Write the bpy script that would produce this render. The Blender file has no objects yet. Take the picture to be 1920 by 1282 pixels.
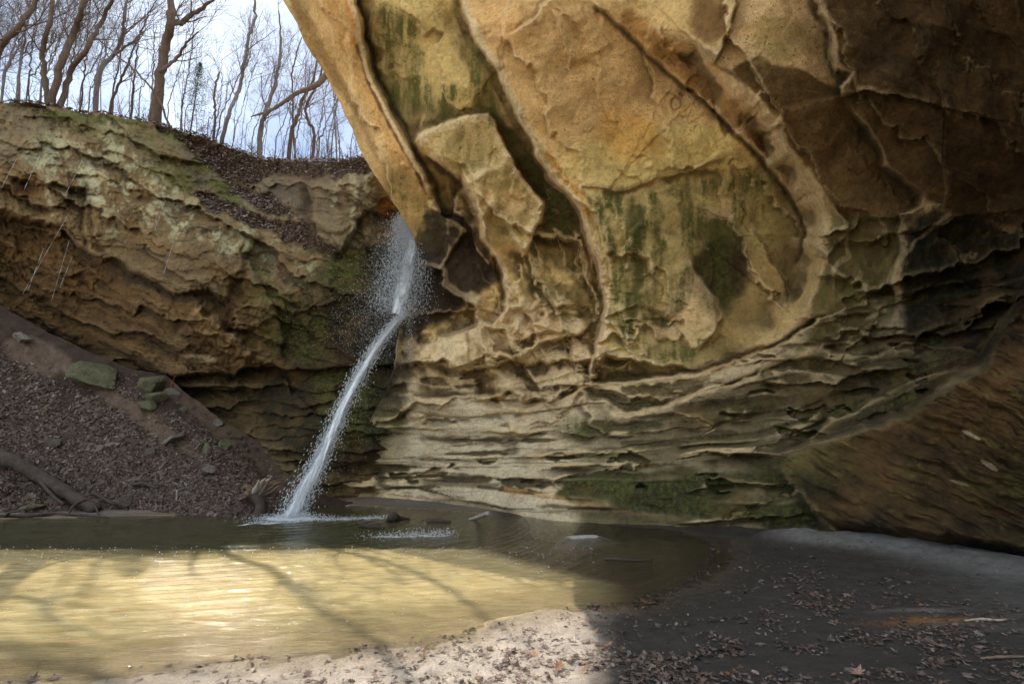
import bpy, math, random
import numpy as np
from mathutils import Vector

random.seed(7)
RNG = np.random.default_rng(11)
SC = bpy.context.scene
COL = SC.collection

# ------------------------------------------------------------------ camera
CAM_Z, PITCH, F = 1.6, math.radians(13.0), 907.0
CP, SP = math.cos(PITCH), math.sin(PITCH)
cam = bpy.data.cameras.new("camera")
cam.sensor_width = 36.0
cam.lens = 36.0 * F / 1920.0
cam.clip_start, cam.clip_end = 0.05, 3000
camo = bpy.data.objects.new("camera", cam)
camo.location = (0, 0, CAM_Z)
camo.rotation_euler = (math.pi / 2 + PITCH, 0, 0)
COL.objects.link(camo)
SC.camera = camo


def at(px, py, t):
    """world point seen in that direction, t metres ahead of the camera position"""
    px = np.asarray(px, float); py = np.asarray(py, float); t = np.asarray(t, float)
    r = (px - 960.0) / F
    u = -(py - 641.0) / F
    return np.stack([r * t, (CP - SP * u) * t, CAM_Z + (SP + CP * u) * t], -1)


def on_ground(px, py, z=0.0):
    px = np.asarray(px, float); py = np.asarray(py, float)
    u = -(py - 641.0) / F
    t = (z - CAM_Z) / (SP + CP * u)
    return at(px, py, t)


def A1(px, py, t):
    return Vector(at(px, py, t).tolist())


# ------------------------------------------------------------------ sun and sky
SUN_AZ, SUN_EL = math.radians(-38.1), math.radians(51.0)
SUN_DIR = Vector((math.sin(SUN_AZ) * math.cos(SUN_EL), math.cos(SUN_AZ) * math.cos(SUN_EL), math.sin(SUN_EL)))
sl = bpy.data.lights.new("sun", 'SUN')
sl.energy = 5.0
sl.angle = math.radians(0.3)
sl.color = (1.0, 0.93, 0.82)
so = bpy.data.objects.new("sun", sl)
so.rotation_euler = SUN_DIR.to_track_quat('Z', 'Y').to_euler()
so.location = (-20, 25, 40)
COL.objects.link(so)

world = bpy.data.worlds.new("World")
SC.world = world
world.use_nodes = True
wn = world.node_tree
wn.nodes.clear()
w_out = wn.nodes.new('ShaderNodeOutputWorld')
w_bg = wn.nodes.new('ShaderNodeBackground')
w_sky = wn.nodes.new('ShaderNodeTexSky')
w_sky.sky_type = 'NISHITA'
w_sky.sun_disc = False
w_sky.sun_elevation = SUN_EL
w_sky.sun_rotation = SUN_AZ
w_sky.air_density = 1.0
w_sky.dust_density = 0.25
w_sky.ozone_density = 1.0
w_bg.inputs['Strength'].default_value = 0.15
wtc = wn.nodes.new('ShaderNodeTexCoord')
wnz = wn.nodes.new('ShaderNodeTexNoise')
wnz.inputs['Scale'].default_value = 3.0
wnz.inputs['Detail'].default_value = 7
wnz.inputs['Roughness'].default_value = 0.6
wr = wn.nodes.new('ShaderNodeMapRange')
wr.inputs['From Min'].default_value = 0.38
wr.inputs['From Max'].default_value = 0.62
wr.inputs['To Min'].default_value = 0.05
wr.inputs['To Max'].default_value = 0.97
wmx = wn.nodes.new('ShaderNodeMix')
wmx.data_type = 'RGBA'
wmx.inputs['B'].default_value = (15.8, 17.2, 18.2, 1)
wn.links.new(wtc.outputs['Generated'], wnz.inputs['Vector'])
wn.links.new(wnz.outputs['Fac'], wr.inputs['Value'])
wdt = wn.nodes.new('ShaderNodeVectorMath')
wdt.operation = 'DOT_PRODUCT'
wdt.inputs[1].default_value = (-0.44, 0.74, 0.51)
wr2 = wn.nodes.new('ShaderNodeMapRange')
wr2.interpolation_type = 'SMOOTHSTEP'
wr2.inputs['From Min'].default_value = 0.62
wr2.inputs['From Max'].default_value = 0.90
wr2.inputs['To Min'].default_value = 1.0
wr2.inputs['To Max'].default_value = 0.33  # clouds out of view kept brighter as added fill light
wml = wn.nodes.new('ShaderNodeMath')
wml.operation = 'MULTIPLY'
wn.links.new(wtc.outputs['Generated'], wdt.inputs[0])
wn.links.new(wdt.outputs['Value'], wr2.inputs['Value'])
wn.links.new(wr.outputs['Result'], wml.inputs[0])
wn.links.new(wr2.outputs['Result'], wml.inputs[1])
wn.links.new(wml.outputs[0], wmx.inputs['Factor'])
wn.links.new(w_sky.outputs[0], wmx.inputs['A'])
wn.links.new(wmx.outputs['Result'], w_bg.inputs['Color'])
wn.links.new(w_bg.outputs[0], w_out.inputs['Surface'])

SC.view_settings.view_transform = 'Standard'
SC.view_settings.look = 'None'
SC.view_settings.exposure = 0
SC.render.engine = 'CYCLES'
SC.cycles.use_denoising = True
SC.cycles.max_bounces = 8
SC.cycles.diffuse_bounces = 4
SC.cycles.transparent_max_bounces = 16
SC.cycles.sample_clamp_indirect = 6
SC.cycles.caustics_reflective = False
SC.cycles.caustics_refractive = False


# ------------------------------------------------------------------ numpy noise
def _h(ix, iy, iz, s):
    n = (ix.astype(np.int64) * 374761393 + iy.astype(np.int64) * 668265263 + iz.astype(np.int64) * 2147483647 + s * 144665) & 0xffffffff
    n = ((n ^ (n >> 13)) * 1274126177) & 0xffffffff
    n = ((n ^ (n >> 16)) * 2246822519) & 0xffffffff
    n = n ^ (n >> 15)
    return (n & 0xffffff) / float(0xffffff)


def vnoise(x, y, z, s=0):
    ix, iy, iz = np.floor(x), np.floor(y), np.floor(z)
    fx, fy, fz = x - ix, y - iy, z - iz
    fx = fx * fx * (3 - 2 * fx); fy = fy * fy * (3 - 2 * fy); fz = fz * fz * (3 - 2 * fz)
    r = 0
    for dx in (0, 1):
        wx = fx if dx else 1 - fx
        for dy in (0, 1):
            wy = fy if dy else 1 - fy
            for dz in (0, 1):
                wz = fz if dz else 1 - fz
                r = r + wx * wy * wz * _h(ix + dx, iy + dy, iz + dz, s)
    return r * 2 - 1


def fbm(x, y, z=None, s=0, o=4, gain=0.5, lac=2.03):
    if z is None:
        z = np.zeros_like(x) + 0.37
    r, a, k, tot = 0, 1.0, 1.0, 0
    for i in range(o):
        r = r + a * vnoise(x * k + 17.1 * i, y * k - 9.3 * i, z * k + 3.7 * i, s + i)
        tot += a
        a *= gain
        k *= lac
    return r / tot * 1.6


def cells(x, y, s=0):
    """nearest and second nearest distance to jittered seeds, and a random value of the cell"""
    ix, iy = np.floor(x), np.floor(y)
    f1 = np.full_like(x, 9.0); f2 = np.full_like(x, 9.0); cid = np.zeros_like(x)
    zz = np.zeros_like(x)
    for dx in (-1, 0, 1):
        for dy in (-1, 0, 1):
            cx, cy = ix + dx, iy + dy
            sx = cx + 0.1 + 0.8 * _h(cx, cy, zz, s)
            sy = cy + 0.1 + 0.8 * _h(cx, cy, zz + 1, s)
            d = np.hypot(x - sx, y - sy)
            c = _h(cx, cy, zz + 2, s)
            n1 = d < f1
            f2 = np.where(n1, f1, np.minimum(f2, d))
            cid = np.where(n1, c, cid)
            f1 = np.where(n1, d, f1)
    return f1, f2, cid


def cells2(x, y, s=0):
    """as cells(), with the seed offsets and ids of the two nearest seeds"""
    ix, iy = np.floor(x), np.floor(y)
    n = x.shape
    f1 = np.full(n, 9.0); f2 = np.full(n, 9.0)
    c1 = np.zeros(n); c2 = np.zeros(n); x1 = np.zeros(n); y1 = np.zeros(n); x2 = np.zeros(n); y2 = np.zeros(n)
    zz = np.zeros(n)
    for dx in (-1, 0, 1):
        for dy in (-1, 0, 1):
            cx, cy = ix + dx, iy + dy
            ox = x - (cx + 0.02 + 0.96 * _h(cx, cy, zz, s)); oy = y - (cy + 0.02 + 0.96 * _h(cx, cy, zz + 1, s))
            d = np.hypot(ox, oy); c = _h(cx, cy, zz + 2, s)
            n1 = d < f1; n2 = (~n1) & (d < f2)
            f2 = np.where(n1, f1, np.where(n2, d, f2)); c2 = np.where(n1, c1, np.where(n2, c, c2))
            x2 = np.where(n1, x1, np.where(n2, ox, x2)); y2 = np.where(n1, y1, np.where(n2, oy, y2))
            f1 = np.where(n1, d, f1); c1 = np.where(n1, c, c1); x1 = np.where(n1, ox, x1); y1 = np.where(n1, oy, y1)
    return f1, f2, c1, c2, x1, y1, x2, y2


def facet_field(cx, cy, s, gx_=0.0, gy_=0.6, bowl=0.5, e=0.07):
    """overlapping conchoidal scales: height, and the thin fresh edge on the low side of each step"""
    f1, f2, c1, c2, x1, y1, x2, y2 = cells2(cx, cy, s)
    h1 = (c1 - 0.5) + gx_ * x1 + gy_ * y1 + bowl * f1 * f1
    h2 = (c2 - 0.5) + gx_ * x2 + gy_ * y2 + bowl * f2 * f2
    g = f2 - f1
    w = 0.5 * sstep(e, 0, g)
    h = h1 * (1 - w) + h2 * w
    edge = sstep(e * 1.3, e * 0.7, g) * sstep(0.10, 0.45, np.abs(h2 - h1))
    return h, edge * (h2 > h1), edge * (h2 <= h1), c1


def sstep(a, b, x):
    t = np.clip((x - a) / (b - a), 0, 1)
    return t * t * (3 - 2 * t)


def grade(c, k=2.4, g=0.30, tint=(1.08, 1.0, 0.77), top=0.76):
    """spread the paint values apart without shifting their hue"""
    c = np.clip(c, 0.002, 2)
    lum = c @ np.array([.3, .55, .15])
    c = c * (lum ** g * k)[:, None] * np.array(tint)
    m = c.max(1, keepdims=True)
    return np.clip(np.where(m > top, c * top / m, c), 0.006, 1)


def blur(A, r):
    for ax in (0, 1):
        for _ in range(2):
            P_ = np.pad(A, [(r + 1, r) if k == ax else (0, 0) for k in (0, 1)], mode='edge')
            c = np.cumsum(P_, axis=ax)
            n = A.shape[ax]
            hi = np.take(c, np.arange(2 * r + 1, 2 * r + 1 + n), axis=ax); lo = np.take(c, np.arange(0, n), axis=ax)
            A = (hi - lo) / (2 * r + 1)
    return A


def rbf(ctrl):
    C = np.array(ctrl, float)
    P = C[:, :2] / 400.0
    def phi(r):
        return np.sqrt(r * r + 0.15)
    n = len(P)
    D = np.hypot(P[:, None, 0] - P[None, :, 0], P[:, None, 1] - P[None, :, 1])
    M = np.zeros((n + 3, n + 3))
    M[:n, :n] = phi(D) + np.eye(n) * 0.02
    M[:n, n] = 1; M[:n, n + 1:] = P
    M[n, :n] = 1; M[n + 1:, :n] = P.T
    w = np.linalg.solve(M, np.r_[C[:, 2], 0, 0, 0])
    def f(x, y):
        x = np.asarray(x, float) / 400.0; y = np.asarray(y, float) / 400.0
        r = w[n] + w[n + 1] * x + w[n + 2] * y
        for i in range(n):
            r = r + w[i] * phi(np.hypot(x - P[i, 0], y - P[i, 1]))
        return r
    return f


def seg_dist(X, Y, pts, closed=False):
    """signed distance to a polyline; positive = below a line running right, left of a line running down"""
    pts = [tuple(map(float, p[:2])) for p in pts]
    if closed:
        pts = pts + [pts[0]]
    best = np.full(X.shape, 1e9); sg = np.zeros(X.shape); tt = np.zeros(X.shape)
    n = len(pts) - 1
    for i in range(n):
        (ax, ay), (bx, by) = pts[i], pts[i + 1]
        vx, vy = bx - ax, by - ay
        L2 = vx * vx + vy * vy + 1e-9
        k = np.clip(((X - ax) * vx + (Y - ay) * vy) / L2, 0, 1)
        dx, dy = X - ax - k * vx, Y - ay - k * vy
        d = np.hypot(dx, dy)
        c = vx * (Y - ay) - vy * (X - ax)
        m = d < best - 1e-6
        best = np.where(m, d, best); sg = np.where(m, np.sign(c), sg); tt = np.where(m, (i + k) / n, tt)
    return best * np.where(sg == 0, 1, sg), tt


def inside_poly(X, Y, pts):
    r = np.zeros(X.shape, bool)
    n = len(pts)
    for i in range(n):
        (ax, ay), (bx, by) = pts[i][:2], pts[(i + 1) % n][:2]
        c = ((ay > Y) != (by > Y)) & (X < (bx - ax) * (Y - ay) / (by - ay + 1e-12) + ax)
        r ^= c
    return r


def poly_sd(X, Y, pts):
    d, _ = seg_dist(X, Y, pts, True)
    return np.where(inside_poly(X, Y, pts), np.abs(d), -np.abs(d))


def interp(x, pts):
    p = np.array(pts, float)
    return np.interp(x, p[:, 0], p[:, 1])


# ------------------------------------------------------------------ mesh and object helpers
def np_mesh(name, V, Fq, mat=None, attrs=None, smooth=True):
    """V (n,3), Fq (m,k) with one k for all faces"""
    V = np.asarray(V, np.float32); Fq = np.asarray(Fq, np.int32)
    me = bpy.data.meshes.new(name)
    m, k = Fq.shape
    me.vertices.add(len(V)); me.vertices.foreach_set('co', V.ravel())
    me.loops.add(m * k); me.loops.foreach_set('vertex_index', Fq.ravel())
    me.polygons.add(m)
    me.polygons.foreach_set('loop_start', np.arange(0, m * k, k, dtype=np.int32))
    me.polygons.foreach_set('loop_total', np.full(m, k, np.int32))
    me.polygons.foreach_set('use_smooth', np.full(m, smooth, bool))
    me.update(calc_edges=True)
    for an, arr in (attrs or {}).items():
        a = me.attributes.new(an, 'FLOAT_COLOR', 'POINT')
        arr = np.asarray(arr, np.float32)
        if arr.shape[1] == 3:
            arr = np.c_[arr, np.ones(len(arr), np.float32)]
        a.data.foreach_set('color', arr.ravel())
    if mat:
        me.materials.append(mat)
    return me


def link(name, me, parent=None):
    o = bpy.data.objects.new(name, me)
    COL.objects.link(o)
    if parent is not None:
        o.parent = parent
        o.matrix_parent_inverse = parent_inv(parent)
    return o


def parent_inv(p):
    from mathutils import Matrix
    return Matrix.Translation(-Vector(p.location))


def tag(o, label=None, cat=None, group=None, kind=None):
    if label: o['label'] = label
    if cat: o['category'] = cat
    if group: o['group'] = group
    if kind: o['kind'] = kind
    return o


def empty(name, loc, label, cat, group=None):
    o = bpy.data.objects.new(name, None)
    o.empty_display_size = 0.2
    o.location = loc
    COL.objects.link(o)
    return tag(o, label, cat, group)


def grid_faces(nr, nc):
    i = np.arange(nr * nc).reshape(nr, nc)
    return np.stack([i[:-1, :-1], i[:-1, 1:], i[1:, 1:], i[1:, :-1]], -1).reshape(-1, 4)


class MB:
    """collects tubes and other small shapes into ONE mesh"""
    def __init__(s):
        s.V = []; s.Q = []; s.T = []; s.n = 0; s.C = []
    def add(s, V, Q=None, T=None, col=None):
        V = np.asarray(V, float)
        s.V.append(V)
        if Q is not None and len(Q): s.Q.append(np.asarray(Q, int) + s.n)
        if T is not None and len(T): s.T.append(np.asarray(T, int) + s.n)
        if col is not None: s.C.append(np.broadcast_to(np.asarray(col, float), (len(V), 3)))
        s.n += len(V)
    def tube(s, P, R, sides=6, wob=0.0, cap=True):
        P = np.asarray(P, float); R = np.asarray(R, float)
        n = len(P)
        T = np.gradient(P, axis=0); T /= np.linalg.norm(T, axis=1, keepdims=True) + 1e-9
        ref = np.array([0.31, 0.87, 0.38])
        A = np.cross(T, ref); A /= np.linalg.norm(A, axis=1, keepdims=True) + 1e-9
        B = np.cross(T, A)
        th = np.linspace(0, 2 * np.pi, sides, endpoint=False)
        rr = R[:, None] * (1 + (wob * RNG.standard_normal((n, sides)) if wob else 0))
        V = P[:, None, :] + rr[..., None] * (np.cos(th)[None, :, None] * A[:, None, :] + np.sin(th)[None, :, None] * B[:, None, :])
        i = np.arange(n * sides).reshape(n, sides)
        j = np.roll(i, -1, 1)
        Q = np.stack([i[:-1], j[:-1], j[1:], i[1:]], -1).reshape(-1, 4)
        V = V.reshape(-1, 3)
        Tt = None
        if cap:
            V = np.r_[V, P[:1], P[-1:]]
            a, b = n * sides, n * sides + 1
            Tt = [[a, int(j[0, k]), int(i[0, k])] for k in range(sides)] + [[b, int(i[-1, k]), int(j[-1, k])] for k in range(sides)]
        s.add(V, Q, Tt)
    def mesh(s, name, mat, smooth=True, cname='Col'):
        V = np.concatenate(s.V)
        me = bpy.data.meshes.new(name)
        Q = np.concatenate(s.Q) if s.Q else np.zeros((0, 4), int)
        T = np.concatenate(s.T) if s.T else np.zeros((0, 3), int)
        me.vertices.add(len(V)); me.vertices.foreach_set('co', V.astype(np.float32).ravel())
        L = np.r_[Q.ravel(), T.ravel()].astype(np.int32)
        me.loops.add(len(L)); me.loops.foreach_set('vertex_index', L)
        tot = np.r_[np.full(len(Q), 4), np.full(len(T), 3)].astype(np.int32)
        me.polygons.add(len(tot))
        me.polygons.foreach_set('loop_start', np.r_[0, np.cumsum(tot)[:-1]].astype(np.int32))
        me.polygons.foreach_set('loop_total', tot)
        me.polygons.foreach_set('use_smooth', np.full(len(tot), smooth, bool))
        me.update(calc_edges=True)
        if s.C:
            C = np.concatenate(s.C)
            a = me.attributes.new(cname, 'FLOAT_COLOR', 'POINT')
            a.data.foreach_set('color', np.c_[C, np.ones(len(C))].astype(np.float32).ravel())
        me.materials.append(mat)
        return me


# ------------------------------------------------------------------ material helpers
class NT:
    def __init__(s, name):
        s.m = bpy.data.materials.new(name)
        s.m.use_nodes = True
        s.t = s.m.node_tree
        s.t.nodes.clear()
        s.out = s.n('OutputMaterial')
    def n(s, typ, **kw):
        nd = s.t.nodes.new('ShaderNode' + typ)
        for k, v in kw.items():
            setattr(nd, k, v)
        return nd
    def l(s, a, b):
        s.t.links.new(a, b)
    def set(s, nd, k, v):
        if hasattr(v, 'is_output') or isinstance(v, bpy.types.NodeSocket):
            s.l(v, nd.inputs[k])
        else:
            nd.inputs[k].default_value = v
    def noise(s, vec, scale, detail=4, rough=0.55, dist=0.0):
        nd = s.n('TexNoise')
        if vec is not None: s.l(vec, nd.inputs['Vector'])
        nd.inputs['Scale'].default_value = scale
        nd.inputs['Detail'].default_value = detail
        nd.inputs['Roughness'].default_value = rough
        nd.inputs['Distortion'].default_value = dist
        return nd.outputs['Fac']
    def mapr(s, v, a, b, c=0.0, d=1.0, smooth=False):
        nd = s.n('MapRange')
        if smooth: nd.interpolation_type = 'SMOOTHSTEP'
        s.set(nd, 'Value', v)
        for k, x in (('From Min', a), ('From Max', b), ('To Min', c), ('To Max', d)):
            nd.inputs[k].default_value = x
        return nd.outputs['Result']
    def math(s, op, a, b=None, clamp=False):
        nd = s.n('Math', operation=op)
        nd.use_clamp = clamp
        s.set(nd, 0, a)
        if b is not None: s.set(nd, 1, b)
        return nd.outputs[0]
    def mix(s, f, a, b, blend='MIX'):
        nd = s.n('Mix', data_type='RGBA', blend_type=blend)
        s.set(nd, 'Factor', f)
        for k, v in (('A', a), ('B', b)):
            if isinstance(v, tuple): v = (*v[:3], 1.0)
            s.set(nd, k, v)
        return nd.outputs['Result']
    def bump(s, h, strength=0.5, dist=0.02, normal=None):
        nd = s.n('Bump')
        nd.inputs['Strength'].default_value = strength
        nd.inputs['Distance'].default_value = dist
        s.l(h, nd.inputs['Height'])
        if normal is not None: s.l(normal, nd.inputs['Normal'])
        return nd.outputs['Normal']
    def bsdf(s, color, rough=0.9, normal=None, spec=0.2):
        b = s.n('BsdfPrincipled')
        if isinstance(color, tuple): color = (*color[:3], 1.0)
        s.set(b, 'Base Color', color)
        s.set(b, 'Roughness', rough)
        s.set(b, 'Specular IOR Level', spec)
        if normal is not None: s.l(normal, b.inputs['Normal'])
        return b
    def finish(s, sh):
        s.l(sh, s.out.inputs['Surface'])
        return s.m


def m_rock(name, scale=1.0, fib=None):
    """sandstone; colour and moss / wet / speckle masks come with the mesh, the fine grain from noise"""
    t = NT(name)
    pos = t.n('NewGeometry').outputs['Position']
    ca = t.n('Attribute', attribute_name='Col').outputs['Color']
    mk = t.n('SeparateColor')
    t.l(t.n('Attribute', attribute_name='Msk').outputs['Color'], mk.inputs['Color'])
    moss, speck, wet = mk.outputs[0], mk.outputs[1], mk.outputs[2]
    n1 = t.noise(pos, 1.6 * scale, 6, 0.62)
    n2 = t.noise(pos, 9.0 * scale, 6, 0.7)
    n3 = t.noise(pos, 38.0 * scale, 4, 0.7)
    mp = t.n('Mapping'); mp.inputs['Scale'].default_value = (0.35, 0.35, 1.6); mp.inputs['Rotation'].default_value = (0.15, 0.25, 0)
    t.l(pos, mp.inputs['Vector'])
    nb = t.noise(mp.outputs[0], 14.0 * scale, 5, 0.65, 0.4)
    # value variation
    v = t.math('MULTIPLY', t.mapr(n1, 0.3, 0.7, 0.78, 1.2), t.mapr(n2, 0.25, 0.75, 0.52, 1.46))
    v = t.math('MULTIPLY', v, t.mapr(n3, 0.25, 0.75, 0.72, 1.28))
    v = t.math('MULTIPLY', v, t.mapr(nb, 0.3, 0.7, 0.86, 1.12))
    vm = t.n('VectorMath', operation='SCALE')
    t.l(ca, vm.inputs[0]); t.l(v, vm.inputs['Scale'])
    c = vm.outputs[0]
    # hue drift
    c = t.mix(t.mapr(t.noise(pos, 0.9 * scale, 4, 0.6), 0.5, 0.75, 0, 0.35), c, (0.30, 0.17, 0.06))
    # moss
    mf = t.math('ADD', moss, t.mapr(n2, 0.25, 0.75, -0.45, 0.45))
    mf = t.math('ADD', mf, t.mapr(n3, 0.25, 0.75, -0.30, 0.30))
    mf = t.math('ADD', mf, t.mapr(n1, 0.3, 0.7, -0.2, 0.2))
    mf = t.mapr(mf, 0.20, 0.85, 0, 0.92)
    mcol = t.mix(t.mapr(n2, 0.3, 0.7), (0.030, 0.038, 0.008), (0.145, 0.15, 0.034))
    c = t.mix(mf, c, mcol)
    # dark lichen speckles
    vor = t.n('TexVoronoi'); t.l(pos, vor.inputs['Vector']); vor.inputs['Scale'].default_value = 16.0 * scale
    sp = t.math('ADD', t.mapr(n3, 0.35, 0.7, 0, 0.75), t.mapr(n2, 0.4, 0.7, 0, 0.5))
    sp = t.math('MULTIPLY', t.mapr(sp, 0.62, 0.85, 0, 1), speck, True)
    c = t.mix(t.math('MULTIPLY', sp, 0.8), c, (0.045, 0.03, 0.016))
    # wet
    c = t.mix(t.math('MULTIPLY', wet, 0.75), c, (0.022, 0.017, 0.013))
    h = t.math('ADD', t.math('MULTIPLY', n2, 0.9), t.math('MULTIPLY', n3, 0.45))
    h = t.math('ADD', h, t.math('MULTIPLY', nb, 0.5))
    nrm = t.bump(h, 0.7, 0.07 / scale)
    rough = t.mapr(wet, 0, 1, 0.92, 0.45)
    return t.finish(t.bsdf(c, rough, nrm, 0.25).outputs[0])


M = {}
M['rock'] = m_rock('sandstone')

# ================================================================== the overhanging alcove
RIM = [(-700, 560), (-520, 430), (-400, 385), (-250, 403), (-210, 416), (-170, 433), (-100, 464), (-50, 489), (0, 530), (45, 558), (85, 576), (125, 601), (170, 625),
       (220, 650), (275, 675), (325, 703), (370, 731), (410, 757), (440, 777), (480, 788), (530, 786), (575, 770),
       (600, 752), (640, 746), (690, 738), (740, 722), (790, 690), (830, 640), (860, 606), (890, 592), (920, 588), (1000, 560), (1180, 520)]
ov_t = rbf([(530, 0, 12.7), (560, 45, 13), (634, 200, 13.7), (685, 300, 14.2), (740, 390, 14.7), (785, 450, 15), (785, 530, 15.6),
            (765, 600, 16), (740, 700, 16.7), (690, 790, 17), (600, 860, 17.2), (590, 930, 16.6), (560, 1100, 16),
            (445, -170, 12), (410, -250, 11.6), (400, -400, 10), (550, -700, 8),
            (900, 200, 12.4), (900, 0, 11.2), (1000, 400, 13.9), (1000, 600, 15.2), (1000, 800, 14.4), (1000, 940, 12.9),
            (1300, 0, 9.3), (1300, 200, 10.5), (1300, 400, 12.2), (1300, 600, 13), (1300, 800, 12), (1300, 965, 10.7),
            (1600, 0, 8), (1600, 200, 9), (1600, 400, 10.5), (1600, 600, 11.2), (1600, 800, 10.3), (1600, 985, 8.9),
            (1900, 0, 7), (1900, 200, 7.8), (1900, 400, 8.8), (1900, 600, 9), (1900, 800, 7.9), (1900, 1045, 6.7),
            (1300, 1150, 9.7), (1600, 1150, 8), (1900, 1150, 5.9), (1000, 1150, 12),
            (2300, 0, 5.5), (2300, 500, 6.4), (2300, 1050, 5.0), (3000, 300, 3.8), (3000, 1100, 3.2),
            (1300, -400, 7.2), (1900, -400, 5.6), (900, -400, 8.6), (900, -700, 7), (1900, -700, 4.6), (3000, -700, 2.6)])

rows = np.r_[np.linspace(-700, -30, 40), np.arange(-24, 1090, 2.0), np.linspace(1095, 1180, 10)]
ncol_a, ncol_b = 660, 50
V0 = np.zeros((len(rows), ncol_a + ncol_b))
ss_ = np.linspace(0, 1, ncol_a)
for_r = interp(rows, RIM)
for_r = for_r + 5 * fbm(rows / 40, rows * 0, s=3, o=4) * sstep(-10, 60, rows)
PX = np.concatenate([for_r[:, None] + (1945 - for_r[:, None]) * ss_[None, :],
                     np.broadcast_to(np.linspace(1945, 3000, ncol_b + 1)[1:], (len(rows), ncol_b))], 1)
PY = np.broadcast_to(rows[:, None], PX.shape).copy()
shp = PX.shape
X, Y = PX.ravel(), PY.ravel()

# warped picture of the surface: features follow it so no edge is straight
WX = X + 9 * fbm(X / 65, Y / 65, s=21, o=3) + 1.5 * fbm(X / 13, Y / 13, s=22, o=3)
WY = Y + 9 * fbm(X / 65, Y / 65, s=31, o=3) + 1.5 * fbm(X / 13, Y / 13, s=32, o=3)
disp = np.zeros(X.shape)
pale = np.zeros(X.shape)
crev = np.zeros(X.shape)


def ridge(pts, amp, w, e, side, taper=0.12, pal=0.6, lip=0.0, crv=0.0, endw=None):
    """a step in the rock along a line: the side named stands amp metres nearer and fades over w; its face is e wide"""
    xs = [p[0] for p in pts]; ys = [p[1] for p in pts]
    ww = 4.5 * w + e + 25
    m = (X > min(xs) - ww) & (X < max(xs) + ww) & (Y > min(ys) - ww) & (Y < max(ys) + ww)
    d, t = seg_dist(WX[m], WY[m], pts)
    d = d * side
    tp = 1.0
    if taper:
        tp = sstep(0, taper, t) * sstep(0, taper, 1 - t)
    ds = np.abs(d)
    # points past the ends of the line are taken out by distance
    e = e * (0.72 if e < 30 else 1) * (0.35 + 0.85 * sstep(-0.5, 0.6, fbm(t * 9 + amp * 31, t * 0 + w, s=17, o=3)))
    f = sstep(-e, 0.5, d) * np.exp(-(np.maximum(d, 0) / (1.15 * w)) ** 1.7)
    hollow = -0.35 * np.exp(-np.maximum(-d - e, 0) / (w * 0.6)) * (d < 0) * sstep(0, -e, d)
    disp[m] += amp * tp * (f + hollow + lip * np.exp(-(d / 6.0) ** 2))
    if pal:
        k = sstep(3.5, 0.0, d) * sstep(-e * 1.2, -e * 0.85, d) * tp
        pale[m] = np.maximum(pale[m], pal * k)
    if crv:
        k = np.exp(-((d + e + 3) / 5.0) ** 2) * tp
        crev[m] = np.maximum(crev[m], crv * k)


L = -1   # with lines running DOWN the screen: +1 side = screen left, -1 = screen right
R1 = [(848, -40), (868, 10), (888, 55), (915, 110), (950, 175), (985, 235), (1020, 300), (1052, 345), (1075, 372), (1092, 410), (1110, 445), (1119, 480), (1128, 520), (1135, 570), (1130, 620), (1122, 660), (1112, 700), (1106, 728)]
ridge(R1, 1.05, 170, 15, -1, 0.13, 1.0)
R1b = [(1075, 372), (1108, 395), (1125, 430), (1140, 470), (1143, 520), (1140, 580)]
ridge(R1b, 0.12, 60, 8, -1, 0.2, 0.4)
R2 = [(1090, -10), (1130, 20), (1180, 60), (1230, 110), (1290, 165), (1350, 212), (1400, 258), (1440, 310), (1482, 362), (1508, 405), (1520, 440), (1512, 475), (1490, 500)]
ridge(R2, 0.13, 60, 8, -1, 0.06, 0.35, crv=0.8)
R3 = [(1120, -20), (1200, 25), (1255, 52), (1312, 78), (1368, 122), (1402, 168), (1442, 198), (1468, 240), (1474, 268), (1502, 312), (1540, 355), (1548, 400), (1552, 450), (1542, 500), (1525, 560), (1500, 605), (1450, 640), (1400, 672), (1350, 692)]
ridge(R3, 0.95, 260, 62, -1, 0.24, 0.25)
ridge([(1380, -30), (1372, 50), (1350, 100), (1330, 120)], 0.22, 80, 10, 1, 0.1, 0.5)
R4 = [(1500, -40), (1535, 10), (1560, 60), (1572, 120), (1594, 134), (1577, 162), (1582, 182), (1630, 230), (1652, 270), (1662, 305), (1700, 335), (1732, 362), (1727, 388), (1692, 402), (1682, 440), (1686, 480), (1676, 530), (1682, 575)]
ridge(R4[:7], 0.45, 150, 16, -1, 0.08, 0.7)
ridge(R4[6:], 0.26, 150, 16, -1, 0.08, 0.12)
ridge([(1560, 380), (1590, 420), (1585, 450), (1560, 475), (1548, 490)], 0.15, 50, 7, 1, 0.2, 0.5)
# rim face against the green ceiling
R7 = [(655, -40), (668, 20), (676, 70), (690, 130), (720, 190), (746, 240), (772, 290), (796, 340), (815, 390), (850, 420), (880, 440)]
ridge(R7, 0.5, 80, 14, 1, 0.04, 0.25, crv=0.9)
R8 = [(770, 280), (800, 250), (832, 232), (880, 217), (922, 220), (952, 282), (985, 332), (1014, 380), (1010, 420), (992, 450), (976, 492)]
ridge(R8, 0.55, 150, 12, 1, 0.08, 0.45)
ridge([(795, 288), (832, 312), (868, 350), (884, 392), (902, 420)], 0.22, 60, 10, -1, 0.15, 0.4, crv=0.5)
R9 = [(862, 318), (886, 372), (902, 412), (922, 455), (942, 505), (954, 560), (948, 590), (925, 612), (880, 628), (820, 645)]
ridge(R9, 0.65, 90, 13, -1, 0.06, 0.75)
ridge([(975, 492), (978, 520), (960, 545)], 0.15, 40, 8, -1, 0.2, 0.6)
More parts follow.
